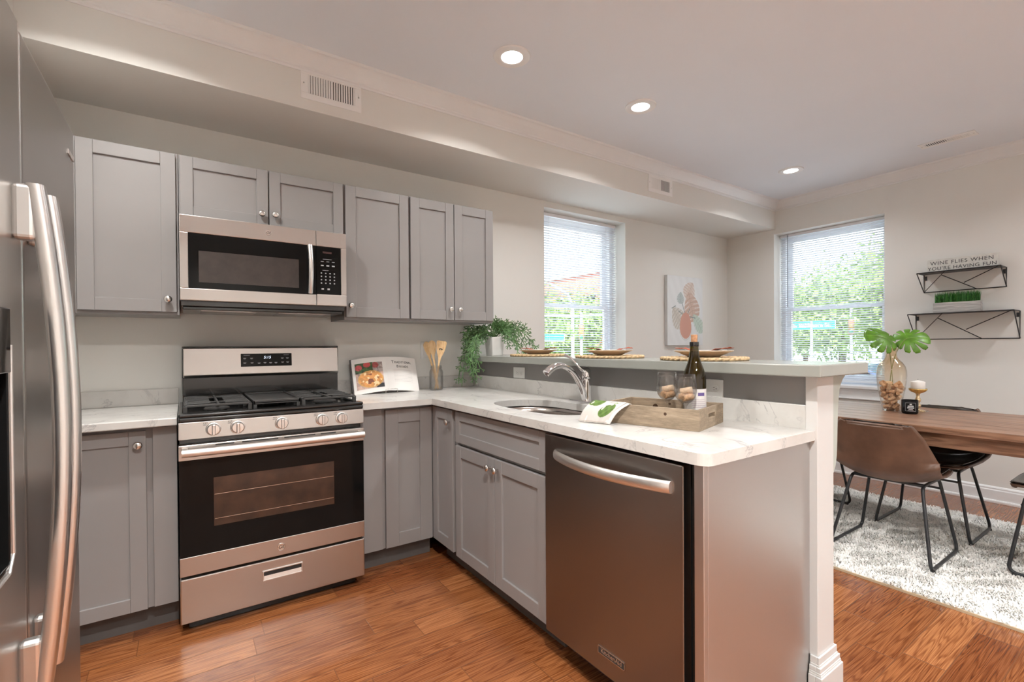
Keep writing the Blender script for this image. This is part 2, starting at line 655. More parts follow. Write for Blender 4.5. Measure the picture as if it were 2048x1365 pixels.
def text_mb(body, size, M4, extrude=0.0004, align='CENTER', sx=1.0, shear=0.0, spacing=1.0, bold=0.0):
    cu = bpy.data.curves.new('txt', 'FONT')
    cu.body = body
    cu.size = size
    cu.extrude = extrude
    cu.align_x = align
    cu.align_y = 'CENTER'
    cu.shear = shear
    cu.space_character = spacing
    cu.offset = bold
    ob = bpy.data.objects.new('txt', cu)
    COL.objects.link(ob)
    dg = bpy.context.evaluated_depsgraph_get()
    dg.update()
    me = bpy.data.meshes.new_from_object(ob.evaluated_get(dg))
    mb = MB()
    mb.add([M4 @ Vector((v.co.x * sx, v.co.y, v.co.z)) for v in me.vertices], [tuple(p.vertices) for p in me.polygons])
    bpy.data.objects.remove(ob)
    bpy.data.curves.remove(cu)
    bpy.data.meshes.remove(me)
    return mb


def face_m(origin, right, upv):
    """matrix putting text x along right, y along up, z outwards"""
    r = Vector(right).normalized()
    u = Vector(upv).normalized()
    w = r.cross(u)
    m = Matrix((r, u, w)).transposed().to_4x4()
    m.translation = Vector(origin)
    return m


def color_grid(name, fn_pos, fn_col, nu, nv, mat, parent=None, origin=None, solid=0.0):
    mb = MB()
    mb.grid(fn_pos, nu, nv)
    o = mb.build(name, mat, parent, origin=origin, smooth='all')
    at = o.data.color_attributes.new('print', 'FLOAT_COLOR', 'POINT')
    cols = np.ones((len(o.data.vertices), 4), np.float32)
    k = 0
    for j in range(nv + 1):
        for i in range(nu + 1):
            cols[k, :3] = fn_col(i / nu, j / nv)
            k += 1
    at.data.foreach_set('color', cols.ravel())
    if solid:
        md = o.modifiers.new('solid', 'SOLIDIFY')
        md.thickness = solid
        md.offset = -1
    return o


# ------------------------------------------------------------------ room shell
CZ = 2.66
YB = 3.07      # back wall
XR = 5.03      # dining wall
XL = -1.02
YF = -2.2
struct(MB().box(XL - .2, XR + .32, YF - .2, YB + .32, -0.1, 0), 'floor', M['floor'])
struct(MB().box(XL - .2, XR + .32, YF - .2, YB + .32, CZ, CZ + .15), 'ceiling', M['ceil'])
wb_ = MB()
wx0, wx1, wz0, wz1 = 2.42, 3.378, 0.82, 2.338
wb_.box(XL - .2, wx0, YB, YB + .3, 0, CZ).box(wx1, XR + .3, YB, YB + .3, 0, CZ).box(wx0, wx1, YB, YB + .3, 0, wz0).box(wx0, wx1, YB, YB + .3, wz1, CZ)
struct(wb_, 'wall_back', M['wall'])
wr = MB()
ry0, ry1 = 1.606, 2.552
wr.box(XR, XR + .3, YF, ry0, 0, CZ).box(XR, XR + .3, ry1, YB, 0, CZ).box(XR, XR + .3, ry0, ry1, 0, wz0).box(XR, XR + .3, ry0, ry1, wz1, CZ)
struct(wr, 'wall_right', M['wall'])
struct(MB().box(XL - .2, XL, YF, YB, 0, CZ).box(XL, -.524, 1.76, YB, 0, CZ), 'wall_left', M['wall'])
struct(MB().box(XL - .2, XR + .3, YF - .2, YF, 0, CZ), 'wall_front', M['wall'])
struct(MB().box(-.524, XR, 2.54, YB, 2.388, CZ), 'wall_soffit', M['wall'])
# crown moulding
crown = [(0, 2.572), (0.006, 2.572), (0.009, 2.580), (0.016, 2.584), (0.017, 2.592), (0.022, 2.597), (0.03, 2.606), (0.045, 2.622), (0.058, 2.640), (0.063, 2.645), (0.072, 2.648), (0.076, 2.66), (0, 2.66)]
c1 = MB().prism([(2.54 - d, z) for d, z in crown], -.524, XR - .0, 'x')
struct(c1, 'trim_1', M['trim'])
c2 = MB().prism([(XR - d, z) for d, z in crown], YF, 2.54, 'y')
struct(c2, 'trim_2', M['trim'])
c3 = MB().tube([(0.3795, 2.47, 2.655), (0.3795, 2.50, 2.62), (0.376, 2.526, 2.592)], 0.0007, 5)
base_p = [(0, 0), (0.030, 0), (0.030, .012), (0.026, .02), (0.018, .022), (0.016, .09), (0.012, .098), (0.012, .108), (0.006, .116), (0, .12)]
struct(MB().prism([(XR - d, z) for d, z in base_p], YF, YB, 'y'), 'baseboard_right', M['trim'])
struct(MB().prism([(YB - d, z) for d, z in base_p], 1.855, XR, 'x'), 'baseboard_back', M['trim'])
struct(MB().prism([(YF + d, z) for d, z in base_p], XL, XR, 'x'), 'baseboard_front', M['trim'])


def window(name, T, w, z0, z1):
    """T maps local (x across, y outwards from the inner wall face, z up)"""
    root = MB()
    root.T = T
    h0, h1 = z0, z1
    # frame
    for a, b in ((0, .035), (w - .035, w)):
        root.box(a, b, .17, .26, h0, h1)
    root.box(.035, w - .035, .17, .26, h1 - .03, h1).box(.035, w - .035, .17, .26, h0, h0 + .03)
    wo_ = root.build(name, M['vinyl'], bevel=.002)
    wo_['kind'] = 'structure'
    zm = 1.562
    def sash(nm, y0, y1, a0, a1, bt, tp):
        s = MB()
        s.T = T
        st = .045
        s.box(.035, .035 + st, y0, y1, a0, a1).box(w - .035 - st, w - .035, y0, y1, a0, a1)
        s.box(.035 + st, w - .035 - st, y0, y1, a0, a0 + bt).box(.035 + st, w - .035 - st, y0, y1, a1 - tp, a1)
        so = s.build(nm, M['vinyl'], wo_, bevel=.002)
        p = MB()
        p.T = T
        ym = (y0 + y1) / 2
        p.box(.035 + st, w - .035 - st, ym - .003, ym + .003, a0 + bt, a1 - tp)
        p.build('pane', M['pane'], so)
    sash('upper_sash', .225, .25, zm - .018, h1 - .03, .036, .045)
    sash('lower_sash', .195, .22, h0 + .03, zm + .018, .055, .036)
    lk = MB()
    lk.T = T
    lk.box(w / 2 - .03, w / 2 + .03, .18, .195, zm + .005, zm + .02)
    lk.build('sash_lock', M['vinyl'], wo_)
    return wo_


TB = Matrix.Translation((wx0, YB, 0))
w1 = window('window_1', TB, wx1 - wx0, wz0, wz1)
TR = Matrix(((0, 1, 0, XR), (-1, 0, 0, ry1), (0, 0, 1, 0), (0, 0, 0, 1)))
w2 = window('window_2', TR, ry1 - ry0, wz0, wz1)


def sill(T, w, par):
    s = MB()
    s.T = T
    s.box(-.05, w + .05, -.045, .0, .795, .822).box(0, w, 0, .17, .79, .8225)
    s.build('window_sill', M['trim'], par, bevel=.004)
    a = MB()
    a.T = T
    a.box(-.035, w + .035, -.018, 0, .70, .795).box(-.035, w + .035, -.026, 0, .775, .795).box(-.035, w + .035, -.024, 0, .70, .712)
    a.build('apron_moulding', M['trim'], par, bevel=.002)


sill(TB, wx1 - wx0, w1)
sill(TR, ry1 - ry0, w2)


def blind(T, w, label, wand_x, loc, tdeg):
    t = thing('window_blind', label, 'blind', loc)
    g = .008
    a = MB(); a.T = T
    a.box(g, w - g, .112, .140, wz1 - .03, wz1 - .002)
    a.build('head_rail', M['vinyl'], t, bevel=.002)
    s = MB(); s.T = T
    z = wz1 - .045
    tilt = math.radians(tdeg)
    while z > wz0 + .05:
        dy, dz = .0125 * math.cos(tilt), .0125 * math.sin(tilt)
        yc = .126
        th = .0007
        vs = []
        for x in (g, w - g):
            vs += [(x, yc - dy, z - dz), (x, yc, z + .0016), (x, yc + dy, z + dz), (x, yc + dy, z + dz + th), (x, yc, z + .0016 + th), (x, yc - dy, z - dz + th)]
        s.add(vs, [(0, 1, 7, 6), (1, 2, 8, 7), (2, 3, 9, 8), (3, 4, 10, 9), (4, 5, 11, 10), (5, 0, 6, 11), (0, 5, 4, 1), (1, 4, 3, 2), (6, 7, 10, 11), (7, 8, 9, 10)])
        z -= .0215
    s.build('slats', M['slat'], t)
    b_ = MB(); b_.T = T
    b_.box(g, w - g, .114, .138, wz0 + .022, wz0 + .036)
    b_.build('bottom_rail', M['vinyl'], t, bevel=.003)
    c = MB(); c.T = T
    for x in (.14, w / 2, w - .14):
        for y in (.1115, .1405):
            c.box(x - .0008, x + .0008, y - .0006, y + .0006, wz0 + .03, wz1 - .03)
    c.build('cords', M['vinyl'], t)
    q = MB(); q.T = T
    q.cyl((wand_x, .105, wz1 - .03), (wand_x, .104, wz1 - .75), .004, 8)
    q.cyl((wand_x, .105, wz1 - .012), (wand_x, .105, wz1 - .03), .006, 8)
    q.build('wand', M['greyw'], t)


M['greyw'] = plain('grey_plastic', (0.30, 0.33, 0.36), 0.4)
blind(TB, wx1 - wx0, 'white horizontal blind in the window of the wall behind the raised bar', .05, (wx0, YB, wz1), -17)
blind(TR, ry1 - ry0, 'white horizontal blind in the window beside the black wire shelves', .085, (XR, ry1, wz1), -20)

# ------------------------------------------------------------------ half wall, post, raised bar
hw = MB().box(1.755, 1.850, .776, YB, 0, 1.098)
struct(hw, 'wall_half', M['cab'])
post = MB().box(1.7335, 1.853, .738, .7755, 0, 1.0975)
M['post'] = plain('post_paint', (0.60, 0.60, 0.59), 0.4, var=0.015, vs=6)
struct(post, 'trim_3', M['post'], bevel=.002)
pl = MB()
for d, z0, z1 in ((.021, 0, .100), (.017, .100, .106), (.016, .106, .112), (.014, .112, .128), (.009, .128, .134), (.007, .134, .158)):
    pl.box(1.7335 - d, 1.853 + d, .738 - d, .7375 if z1 > 0 else 0, z0, z1)
    pl.box(1.853, 1.853 + d, .7375, .776, z0, z1)
    pl.box(1.7335 - d, 1.7335, .7375, .760, z0, z1)
pl.box(1.875, 1.890, .70, .86, 0, .018)
struct(pl, 'trim_4', M['post'], bevel=.0018)
bs2 = [(d, z) for d, z in base_p]
struct(MB().prism([(1.850 + d, z) for d, z in base_p], .80, YB, 'y'), 'baseboard_half_wall', M['trim'])
br = single(MB().box(1.645, 2.012, .690, YB, 1.098, 1.138), 'bar_top', M['bar'], 'long grey painted raised bar top on the half wall behind the sink', 'bar top', (1.645, .69, 1.098), bevel=.004)
cb = MB()
prof = [(1.8535, 1.0975), (1.962, 1.0975), (1.957, 1.088), (1.940, 1.078), (1.924, 1.062), (1.912, 1.040), (1.905, 1.01), (1.900, .97), (1.897, .92), (1.894, .86), (1.890, .81), (1.880, .775), (1.866, .755), (1.8535, .745)]
cb.prism(prof, .742, .774, 'y')
single(cb, 'corbel', M['sage'], 'sage green curved bracket under the near end of the raised bar top', 'bracket', (1.853, .765, .69), bevel=.002)

# ------------------------------------------------------------------ cabinets
def cab_T(kind, plane):
    """local x along the front, local y into the cabinet from the door face, z up"""
    if kind == 'back':
        return Matrix.Translation((0, plane, 0))
    # peninsula: front looks towards -X; local x = room y
    return Matrix(((0, 1, 0, plane), (1, 0, 0, 0), (0, 0, 1, 0), (0, 0, 0, 1)))


def shaker(T, a0, a1, z0, z1, rail=.057, t=.02):
    m = MB(); m.T = T
    m.box(a0, a0 + rail, 0, t, z0, z1).box(a1 - rail, a1, 0, t, z0, z1)
    m.box(a0 + rail + .0003, a1 - rail - .0003, .0003, t, z0, z0 + rail).box(a0 + rail + .0003, a1 - rail - .0003, .0003, t, z1 - rail, z1)
    m.box(a0 + rail - .002, a1 - rail + .002, .010, t - .002, z0 + rail - .002, z1 - rail + .002)
    return m


def knob(T, a, z, parent):
    m = MB(); m.T = T
    prof = [(.0045, -.001), (.0055, .001), (.0055, .010), (.007, .013), (.0125, .017), (.0158, .021), (.0165, .0245), (.0155, .028), (.0115, .031), (.006, .0325), (.0005, .033)]
    pr = [(r, d) for r, d in prof]
    vs, fs = [], []
    seg = 20
    for r, d in pr:
        for i in range(seg):
            q = 2 * PI * i / seg
            vs.append((a + r * math.cos(q), -d, z + r * math.sin(q)))
    for k in range(len(pr) - 1):
        for i in range(seg):
            j = (i + 1) % seg
            fs.append((k * seg + i, k * seg + j, (k + 1) * seg + j, (k + 1) * seg + i))
    fs.append(tuple(range(seg)))
    m.add(vs, fs)
    return m.build('knob', M['nickel'], parent, smooth='all')


def cabinet(name, label, kind, plane, a0, a1, z0, z1, depth, doors, extra=None, toe=False):
    T = cab_T(kind, plane)
    base = T @ Vector((a0, 0, z0))
    t = thing(name, label, 'cabinet', tuple(base))
    b = MB(); b.T = T
    f = .021
    zb = z0
    if name == 'sink_cabinet':
        b.box(a0, a0 + .018, f, depth, zb, z1).box(a1 - .018, a1, f, depth, zb, z1).box(a0 + .018, a1 - .018, depth - .01, depth, zb, z1).box(a0 + .018, a1 - .018, f, depth - .01, zb, zb + .018)
        b.box(a0 + .018, a1 - .018, f, f + .019, .690, .708).box(a0 + .018, a1 - .018, f, f + .019, .862, z1).box(a0 + .018, a1 - .018, f, f + .019, zb + .018, zb + .03)
    else:
        b.box(a0, a1, f, depth, zb, z1)
    b.build('body', M['cab'], t, bevel=.001)
    if toe:
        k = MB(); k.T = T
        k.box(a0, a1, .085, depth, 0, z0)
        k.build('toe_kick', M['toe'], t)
    for d in doors:
        nm = d.get('n', 'door')
        o = shaker(T, d['a'][0], d['a'][1], d['z'][0], d['z'][1], d.get('r', .057)).build(nm, M['cab'], t, bevel=.0012, seg=1)
        if 'k' in d:
            knob(T, d['k'][0], d['k'][1], o)
    return t, T


UF = 2.745
cabinet('wall_cabinet', 'tall grey one-door wall cabinet next to the refrigerator', 'back', UF, -.50, -.024, 1.36, 2.125, YB - UF,
        [dict(a=(-.385, -.034), z=(1.374, 2.117), k=(-.067, 1.432))])
cabinet('wall_cabinet', 'short grey two-door wall cabinet above the microwave', 'back', UF, -.022, .738, 1.822, 2.125, YB - UF,
        [dict(a=(-.017, .357), z=(1.832, 2.117), k=(.326, 1.887), r=.052), dict(a=(.363, .734), z=(1.832, 2.117), k=(.388, 1.889), r=.052)])
cabinet('wall_cabinet', 'grey one-door wall cabinet beside the microwave', 'back', UF, .741, 1.128, 1.36, 2.125, YB - UF,
        [dict(a=(.747, 1.121), z=(1.374, 2.117), k=(.770, 1.438))])
cabinet('wall_cabinet', 'grey two-door wall cabinet at the end above the trailing plant', 'back', UF, 1.130, 1.730, 1.36, 2.125, YB - UF,
        [dict(a=(1.134, 1.427), z=(1.374, 2.117), k=(1.397, 1.440)), dict(a=(1.432, 1.724), z=(1.374, 2.117), k=(1.462, 1.440))])
BF = 2.498
cabinet('base_cabinet', 'grey one-door base cabinet between refrigerator and gas range', 'back', BF, -.52, -.036, .112, .880, YB - BF,
        [dict(a=(-.47, -.142), z=(.116, .862), k=(-.168, .806))], toe=True)
fl = MB().box(-.120, -.037, BF + .004, BF + .0209, .116, .872)
single(fl, 'filler_panel', M['cab'], 'narrow grey filler panel touching the left side of the gas range', 'panel', (-.12, BF, .116), bevel=.001)
cabinet('base_cabinet', 'grey inner-corner base cabinet to the right of the gas range', 'back', BF, .742, 1.17, .112, .880, YB - BF,
        [dict(a=(.880, 1.150), z=(.116, .862), r=.072)], toe=True)
fl = MB().box(.743, .862, BF + .004, BF + .0209, .116, .872)
single(fl, 'filler_panel', M['cab'], 'plain grey filler panel touching the right side of the gas range', 'panel', (.743, BF, .116), bevel=.001)
PF = 1.152
cabinet('base_cabinet', 'narrow grey one-door corner cabinet next to the sink cabinet', 'pen', PF, 2.226, 2.497, .112, .880, .60,
        [dict(a=(2.250, 2.494), z=(.116, .866), k=(2.278, .802))], toe=True)
cabinet('sink_cabinet', 'grey sink cabinet with false drawer front above two doors', 'pen', PF, 1.448, 2.224, .112, .880, .60,
        [dict(a=(1.458, 2.216), z=(.708, .866), n='drawer_front', r=.045),
         dict(a=(1.458, 1.835), z=(.112, .690), k=(1.806, .646)), dict(a=(1.839, 2.216), z=(.112, .690), k=(1.868, .646))], toe=True)

# ------------------------------------------------------------------ worktop, backsplash, sink
ZT, TH = .914, .033
def supell(t, a, b, n=2.6):
    c, s = math.cos(t), math.sin(t)
    return (a * math.copysign(abs(c) ** (2 / n), c), b * math.copysign(abs(s) ** (2 / n), s))


SC = (1.425, 1.795)
SA, SB = .178, .315
def sink_pt(i, n, k=1.0):
    x, y = supell(2 * PI * i / n, SA * k, SB * k, 3.0)
    # D shape: the far corners are rounder
    if x > 0:
        f = max(0, abs(y) / SB - .35)
        x -= .10 * f * f
    return (SC[0] + x, SC[1] + y)


ct = MB()
ct.box(-.523, -.034, 2.44, YB - .02, ZT - TH, ZT)
single(ct, 'countertop', M['quartz'], 'short white quartz countertop between refrigerator and gas range', 'countertop', (-.523, 2.44, ZT - TH), bevel=.004)
ct = MB()
NS = 64
rx0, rx1, ryy0, ryy1 = 1.125, 1.735, 1.35, 2.25
ct.box(.738, 1.735, 2.44, YB - .02, ZT - TH, ZT)
ct.box(rx0, rx1, ryy1, 2.44, ZT - TH, ZT)
# near end with a rounded corner
rr = .035
poly = [(rx1, ryy0), (rx0, ryy0)] + [(rx0 + rr - rr * math.cos(a), .746 + rr - rr * math.sin(a)) for a in [k / 8 * PI / 2 for k in range(9)]] + [(rx1, .746)]
ct.prism(poly, ZT - TH, ZT, 'z')
# ring around the sink hole
vs, fs = [], []
for i in range(NS):
    p = sink_pt(i, NS)
    d = Vector((p[0] - SC[0], p[1] - SC[1]))
    ks = []
    if d.x > 1e-9: ks.append((rx1 - SC[0]) / d.x)
    if d.x < -1e-9: ks.append((rx0 - SC[0]) / d.x)
    if d.y > 1e-9: ks.append((ryy1 - SC[1]) / d.y)
    if d.y < -1e-9: ks.append((ryy0 - SC[1]) / d.y)
    k = min(ks)
    q = (SC[0] + d.x * k, SC[1] + d.y * k)
    for z in (ZT, ZT - TH):
        vs += [(p[0], p[1], z), (q[0], q[1], z)]
corner = []
for i in range(NS):
    j = (i + 1) % NS
    a, b = 4 * i, 4 * j
    fs += [(a, a + 1, b + 1, b), (a + 2, b + 2, b + 3, a + 3), (a, b, b + 2, a + 2)]
    # fill the corner triangle if the two rays hit different sides
    qa, qb = vs[a + 1], vs[b + 1]
    if abs(qa[0] - qb[0]) > 1e-6 and abs(qa[1] - qb[1]) > 1e-6:
        cx = rx1 if max(qa[0], qb[0]) > SC[0] else rx0
        cy = ryy1 if max(qa[1], qb[1]) > SC[1] else ryy0
        corner.append((qa, qb, (cx, cy, ZT)))
    else:
        fs.append((a + 1, a + 3, b + 3, b + 1))
ct.add(vs, fs)
for tri in corner:
    ct.add([tri[0], tri[1], tri[2]], [(0, 1, 2)])
    ct.add([(p[0], p[1], ZT - TH) for p in tri], [(0, 1, 2)])
    for a_, b_ in ((tri[0], tri[2]), (tri[2], tri[1])):
        ct.add([a_, b_, (b_[0], b_[1], ZT - TH), (a_[0], a_[1], ZT - TH)], [(0, 1, 2, 3)])
single(ct, 'countertop', M['quartz'], 'long L-shaped white quartz countertop holding the sink and the wooden tray', 'countertop', (1.125, .755, ZT - TH))
single(MB().box(-.523, -.034, YB - .02, YB, ZT, .995), 'backsplash', M['quartz'], 'short quartz backsplash strip between refrigerator and gas range', 'backsplash', (-.523, YB, ZT), bevel=.0015)
single(MB().box(.764, 1.7355, YB - .02, YB, ZT, .995), 'backsplash', M['quartz'], 'quartz backsplash strip on the wall behind the open cookbook', 'backsplash', (.764, YB, ZT), bevel=.0015)
single(MB().box(1.7355, 1.755, .742, YB - .02, ZT - .03, .996), 'backsplash', M['quartz'], 'long quartz backsplash strip behind the sink below the raised bar', 'backsplash', (1.7355, .742, ZT), bevel=.0015)

sk = MB()
levels = [(1.0 + .03, ZT - TH - .001), (1.0 + .03, ZT - TH - .004), (1.005, ZT - TH - .004), (.99, ZT - TH - .03), (.97, ZT - .15), (.93, ZT - .19), (.84, ZT - .205), (.15, ZT - .212)]
vs, fs = [], []
for k, z in levels:
    for i in range(NS):
        x, y = sink_pt(i, NS, 1.0)
        vs.append((SC[0] + (x - SC[0]) * k, SC[1] + (y - SC[1]) * k, z))
for L in range(len(levels) - 1):
    for i in range(NS):
        j = (i + 1) % NS
        fs.append((L * NS + i, L * NS + j, (L + 1) * NS + j, (L + 1) * NS + i))
sk.add(vs, fs)
skt = thing('sink', 'stainless steel undermount sink set into the quartz countertop', 'sink', (SC[0], SC[1], ZT - .212))
sk.build('basin', M['steelsink'], skt, smooth='all')
dr = MB().lathe([(.048, .004), (.046, .0), (.03, -.004), (.012, -.006), (.001, -.006)], 28, (SC[0], SC[1], ZT - .209))
dr.build('drain', M['chrome'], skt, smooth=True)

# faucet
fx, fy = 1.685, 1.795
ft = thing('faucet', 'chrome single-lever kitchen faucet behind the sink', 'faucet', (fx, fy, ZT))
pb = MB()
pts = []
for k in range(24):
    a = 2 * PI * k / 24
    cx = .026 * math.cos(a)
    cy = .026 * math.sin(a) + (.10 if math.sin(a) > 0 else -.10)
    pts.append((fx + cx, fy + cy))
pb.prism(pts, ZT, ZT + .008, 'z')
pb.build('base_plate', M['chrome'], ft, bevel=.003)
MB().lathe([(.027, 0), (.0255, .01), (.024, .03), (.0235, .10), (.0235, .112), (.0225, .1135), (.0235, .115), (.0245, .125), (.0240, .145), (.019, .160), (.010, .168), (.0005, .170)], 28, (fx, fy, ZT + .008)).build('body', M['chrome'], ft, smooth=True)
def bez(p, n=24):
    p = [Vector(q) for q in p]
    out = []
    for i in range(n + 1):
        t = i / n
        out.append((1 - t) ** 3 * p[0] + 3 * (1 - t) ** 2 * t * p[1] + 3 * (1 - t) * t * t * p[2] + t ** 3 * p[3])
    return out
sp = bez([(fx - .012, fy, ZT + .02), (fx - .06, fy - .005, ZT + .16), (fx - .17, fy - .01, ZT + .235), (fx - .262, fy - .015, ZT + .168)], 28)
rs = [.0185 - .0055 * min(1, i / 14) + .0055 * max(0, (i - 16) / 12) for i in range(29)]
MB().tube(sp, rs, 18).build('spout', M['chrome'], ft, smooth=True)
tip = sp[-1]
dn = (sp[-1] - sp[-2]).normalized()
MB().tube([tip - dn * .002, tip + dn * .016, tip + dn * .018], [.0192, .0185, .013], 18).build('spray_head', M['chrome'], ft, smooth=True)
lv = bez([(fx - .012, fy + .002, ZT + .160), (fx - .058, fy + .006, ZT + .178), (fx - .058, fy + .03, ZT + .232), (fx - .086, fy + .070, ZT + .240)], 18)
MB().tube(lv, [.012 - .007 * min(1, i / 7) + .003 * max(0, (i - 10) / 8) for i in range(19)], 12).build('lever', M['chrome'], ft, smooth=True)

# ------------------------------------------------------------------ gas range
gx0, gx1 = -.031, .736
gt = thing('gas_range', 'stainless steel gas range with black cooktop between the base cabinets', 'range', ((gx0 + gx1) / 2, 2.72, 0))
gm = MB()
gm.box(gx0 + .003, gx1 - .003, 2.452, 3.02, .055, .895)
gm.box(gx0 + .03, gx1 - .03, 2.47, 3.0, 0.0, .056)
gm.build('body', M['black'], gt, bevel=.002)
# cooktop pan
cp = MB()
cp.box(gx0, gx1, 2.412, 3.02, .893, .912)
cp.box(gx0, gx1, 2.412, 2.475, .912, .928).box(gx0, gx0 + .02, 2.475, 3.0, .912, .926).box(gx1 - .02, gx1, 2.475, 3.0, .912, .926)
cp.build('cooktop', M['black'], gt, bevel=.006, seg=3)
# control panel
pn = MB().prism([(2.402, .822), (2.408, .893), (2.46, .893), (2.46, .822)], gx0, gx1, 'x')
pno = pn.build('control_panel', M['steel_h'], gt, bevel=.003)
for x in (.093, .183, .359, .535, .626):
    k = MB()
    k.lathe([(.0275, 0), (.0285, .004), (.0275, .007), (.0245, .008), (.0235, .024), (.021, .028), (.0005, .0285)], 36, (x, 2.404, .858), axis='y')
    ko = k.build('burner_knob', M['satin'], gt, smooth=True)
    g = MB().box(x - .0065, x + .0065, 2.404 - .037, 2.404 - .020, .858 - .0225, .858 + .0225)
    g.build('grip', M['handle'], ko, bevel=.003)
    l_ = MB()
    for q in range(3):
        l_.box(x - .036 + q * .006, x - .033 + q * .006, 2.4035, 2.405, .884, .887)
    l_.box(x - .037, x - .024, 2.4035, 2.405, .877, .879)
    l_.build('marking', M['legend_d'], pno)
# oven door
od = MB()
dy0, dy1 = 2.410, 2.450
od.box(gx0, gx1, dy0, dy1, .733, .797)
odo = od.build('oven_door', M['steel_h'], gt, bevel=.002)
MB().box(gx0, gx1, dy0, dy1, .248, .327).build('lower_trim', M['steel_h'], odo, bevel=.002)
ow = MB().box(gx0 + .001, gx1 - .001, dy0 + .001, dy1, .327, .733)
ow.build('door_glass', M['bglass'], odo, bevel=.001)
wn_ = MB().box(.092, .590, dy0 + .0004, dy0 + .002, .440, .648)
wn_.build('oven_window', M['ovenin'], odo)
rk = MB()
for z in (.575, .470):
    rk.box(.095, .587, dy0 - .0001, dy0 + .002, z, z + .0016)
rk.build('oven_rack', M['nickel'], odo)
vt = MB()
for a, b in ((.10, .17), (.20, .345), (.37, .505), (.53, .60)):
    vt.box(a, b, dy0 - .0005, dy0 + .004, .786, .791)
vt.build('vent_slots', M['slot'], odo)
hd = MB()
hp = []
for i in range(25):
    t = i / 24
    x = gx0 + .012 + (gx1 - gx0 - .024) * t
    hp.append((x, dy0 - .052 + .006 * (2 * t - 1) ** 2, .772))
hd.tube(hp, .0165, 18)
for x in (gx0 + .022, gx1 - .022):
    hd.box(x - .01, x + .01, dy0 - .045, dy0 + .001, .758, .786)
hd.build('oven_handle', M['satin'], odo, smooth=True)


def emblem(parent, c, axis, r=.017):
    """round badge with a ring and an interlaced monogram"""
    m = MB()
    m.lathe([(r, 0), (r, .0015), (r * .93, .0022), (r * .88, .0015), (r * .0, .0015)], 32, c, axis='y')
    o = m.build('emblem', M['nickel'], parent, smooth=True)
    T = face_m((c[0], c[1] - .0016, c[2] - r * .04), (1, 0, 0), (0, 0, 1))
    text_mb('GE', r * 1.15, T, .0003, shear=.3).build('monogram', M['legend_d'], o)


emblem(odo, (.352, dy0, .287), 'y', .0175)
# drawer
dw = MB()
dw.box(gx0, gx1, 2.412, 2.45, .048, .236)
dwo = dw.build('storage_drawer', M['steel_h'], gt, bevel=.005, seg=3)
pr = MB()
for a, b, z0, z1 in ((.275, .443, .189, .194), (.275, .443, .148, .153), (.275, .280, .153, .189), (.438, .443, .153, .189)):
    pr.box(a, b, 2.406, 2.413, z0, z1)
pr.build('pull_rim', M['handle'], dwo, bevel=.001)
MB().box(.280, .438, 2.4112, 2.4125, .170, .189).build('pull_recess', M['slot'], dwo)
MB().prism([(2.4085, .153), (2.4118, .153), (2.4118, .171)], .280, .438, 'x').build('pull_lip', M['handle'], dwo)
# backguard
bg = MB()
bg.box(-.017, .7355, 2.975, 3.03, .90, .915).box(-.017, .755, 2.975, 3.03, .9155, 1.055)
bg.box(-.018, .756, 2.968, 3.035, 1.048, 1.212)
bg.build('backguard', M['black'], gt, bevel=.003)
bp = MB().prism([(2.966, 1.050), (2.950, 1.062), (2.962, 1.200), (2.970, 1.210), (2.985, 1.210), (2.985, 1.05)], -.014, .752, 'x')
bpo = bp.build('back_panel', M['steel_h'], gt, bevel=.004, seg=3)
def bpY(z):
    return 2.950 + (z - 1.062) / (.138) * .012
dz0, dz1 = 1.101, 1.172
dp = MB()
dp.add([(.243, bpY(dz0) - .0015, dz0), (.497, bpY(dz0) - .0015, dz0), (.497, bpY(dz1) - .0015, dz1), (.243, bpY(dz1) - .0015, dz1),
        (.243, bpY(dz0) + .003, dz0), (.497, bpY(dz0) + .003, dz0), (.497, bpY(dz1) + .003, dz1), (.243, bpY(dz1) + .003, dz1)],
       [(0, 1, 2, 3), (4, 7, 6, 5), (0, 4, 5, 1), (1, 5, 6, 2), (2, 6, 7, 3), (3, 7, 4, 0)])
dpo = dp.build('display', M['bglass'], bpo, bevel=.002)
slope = Vector((0, .012 / .138, 1)).normalized()
text_mb('5:15', .021, face_m((.372, bpY(1.150) - .0018, 1.150), (1, 0, 0), slope), .0002, shear=.15).build('clock_digits', M['glow'], dpo)
lg = MB()
for x, z in ((.262, 1.147), (.295, 1.147), (.262, 1.122), (.297, 1.122), (.331, 1.120), (.36, 1.122), (.388, 1.121), (.415, 1.121), (.448, 1.146), (.474, 1.146), (.449, 1.123), (.475, 1.123)):
    lg.box(x - .007, x + .007, bpY(z) - .0019, bpY(z) - .0014, z - .0012, z + .0012)
    lg.box(x - .005, x + .005, bpY(z) - .0019, bpY(z) - .0014, z - .0046, z - .0028)
lg.box(.257, .287, bpY(1.163) - .0019, bpY(1.163) - .0014, 1.162, 1.1636).box(.455, .482, bpY(1.163) - .0019, bpY(1.163) - .0014, 1.162, 1.1636)
lg.build('key_legends', M['legend'], dpo)
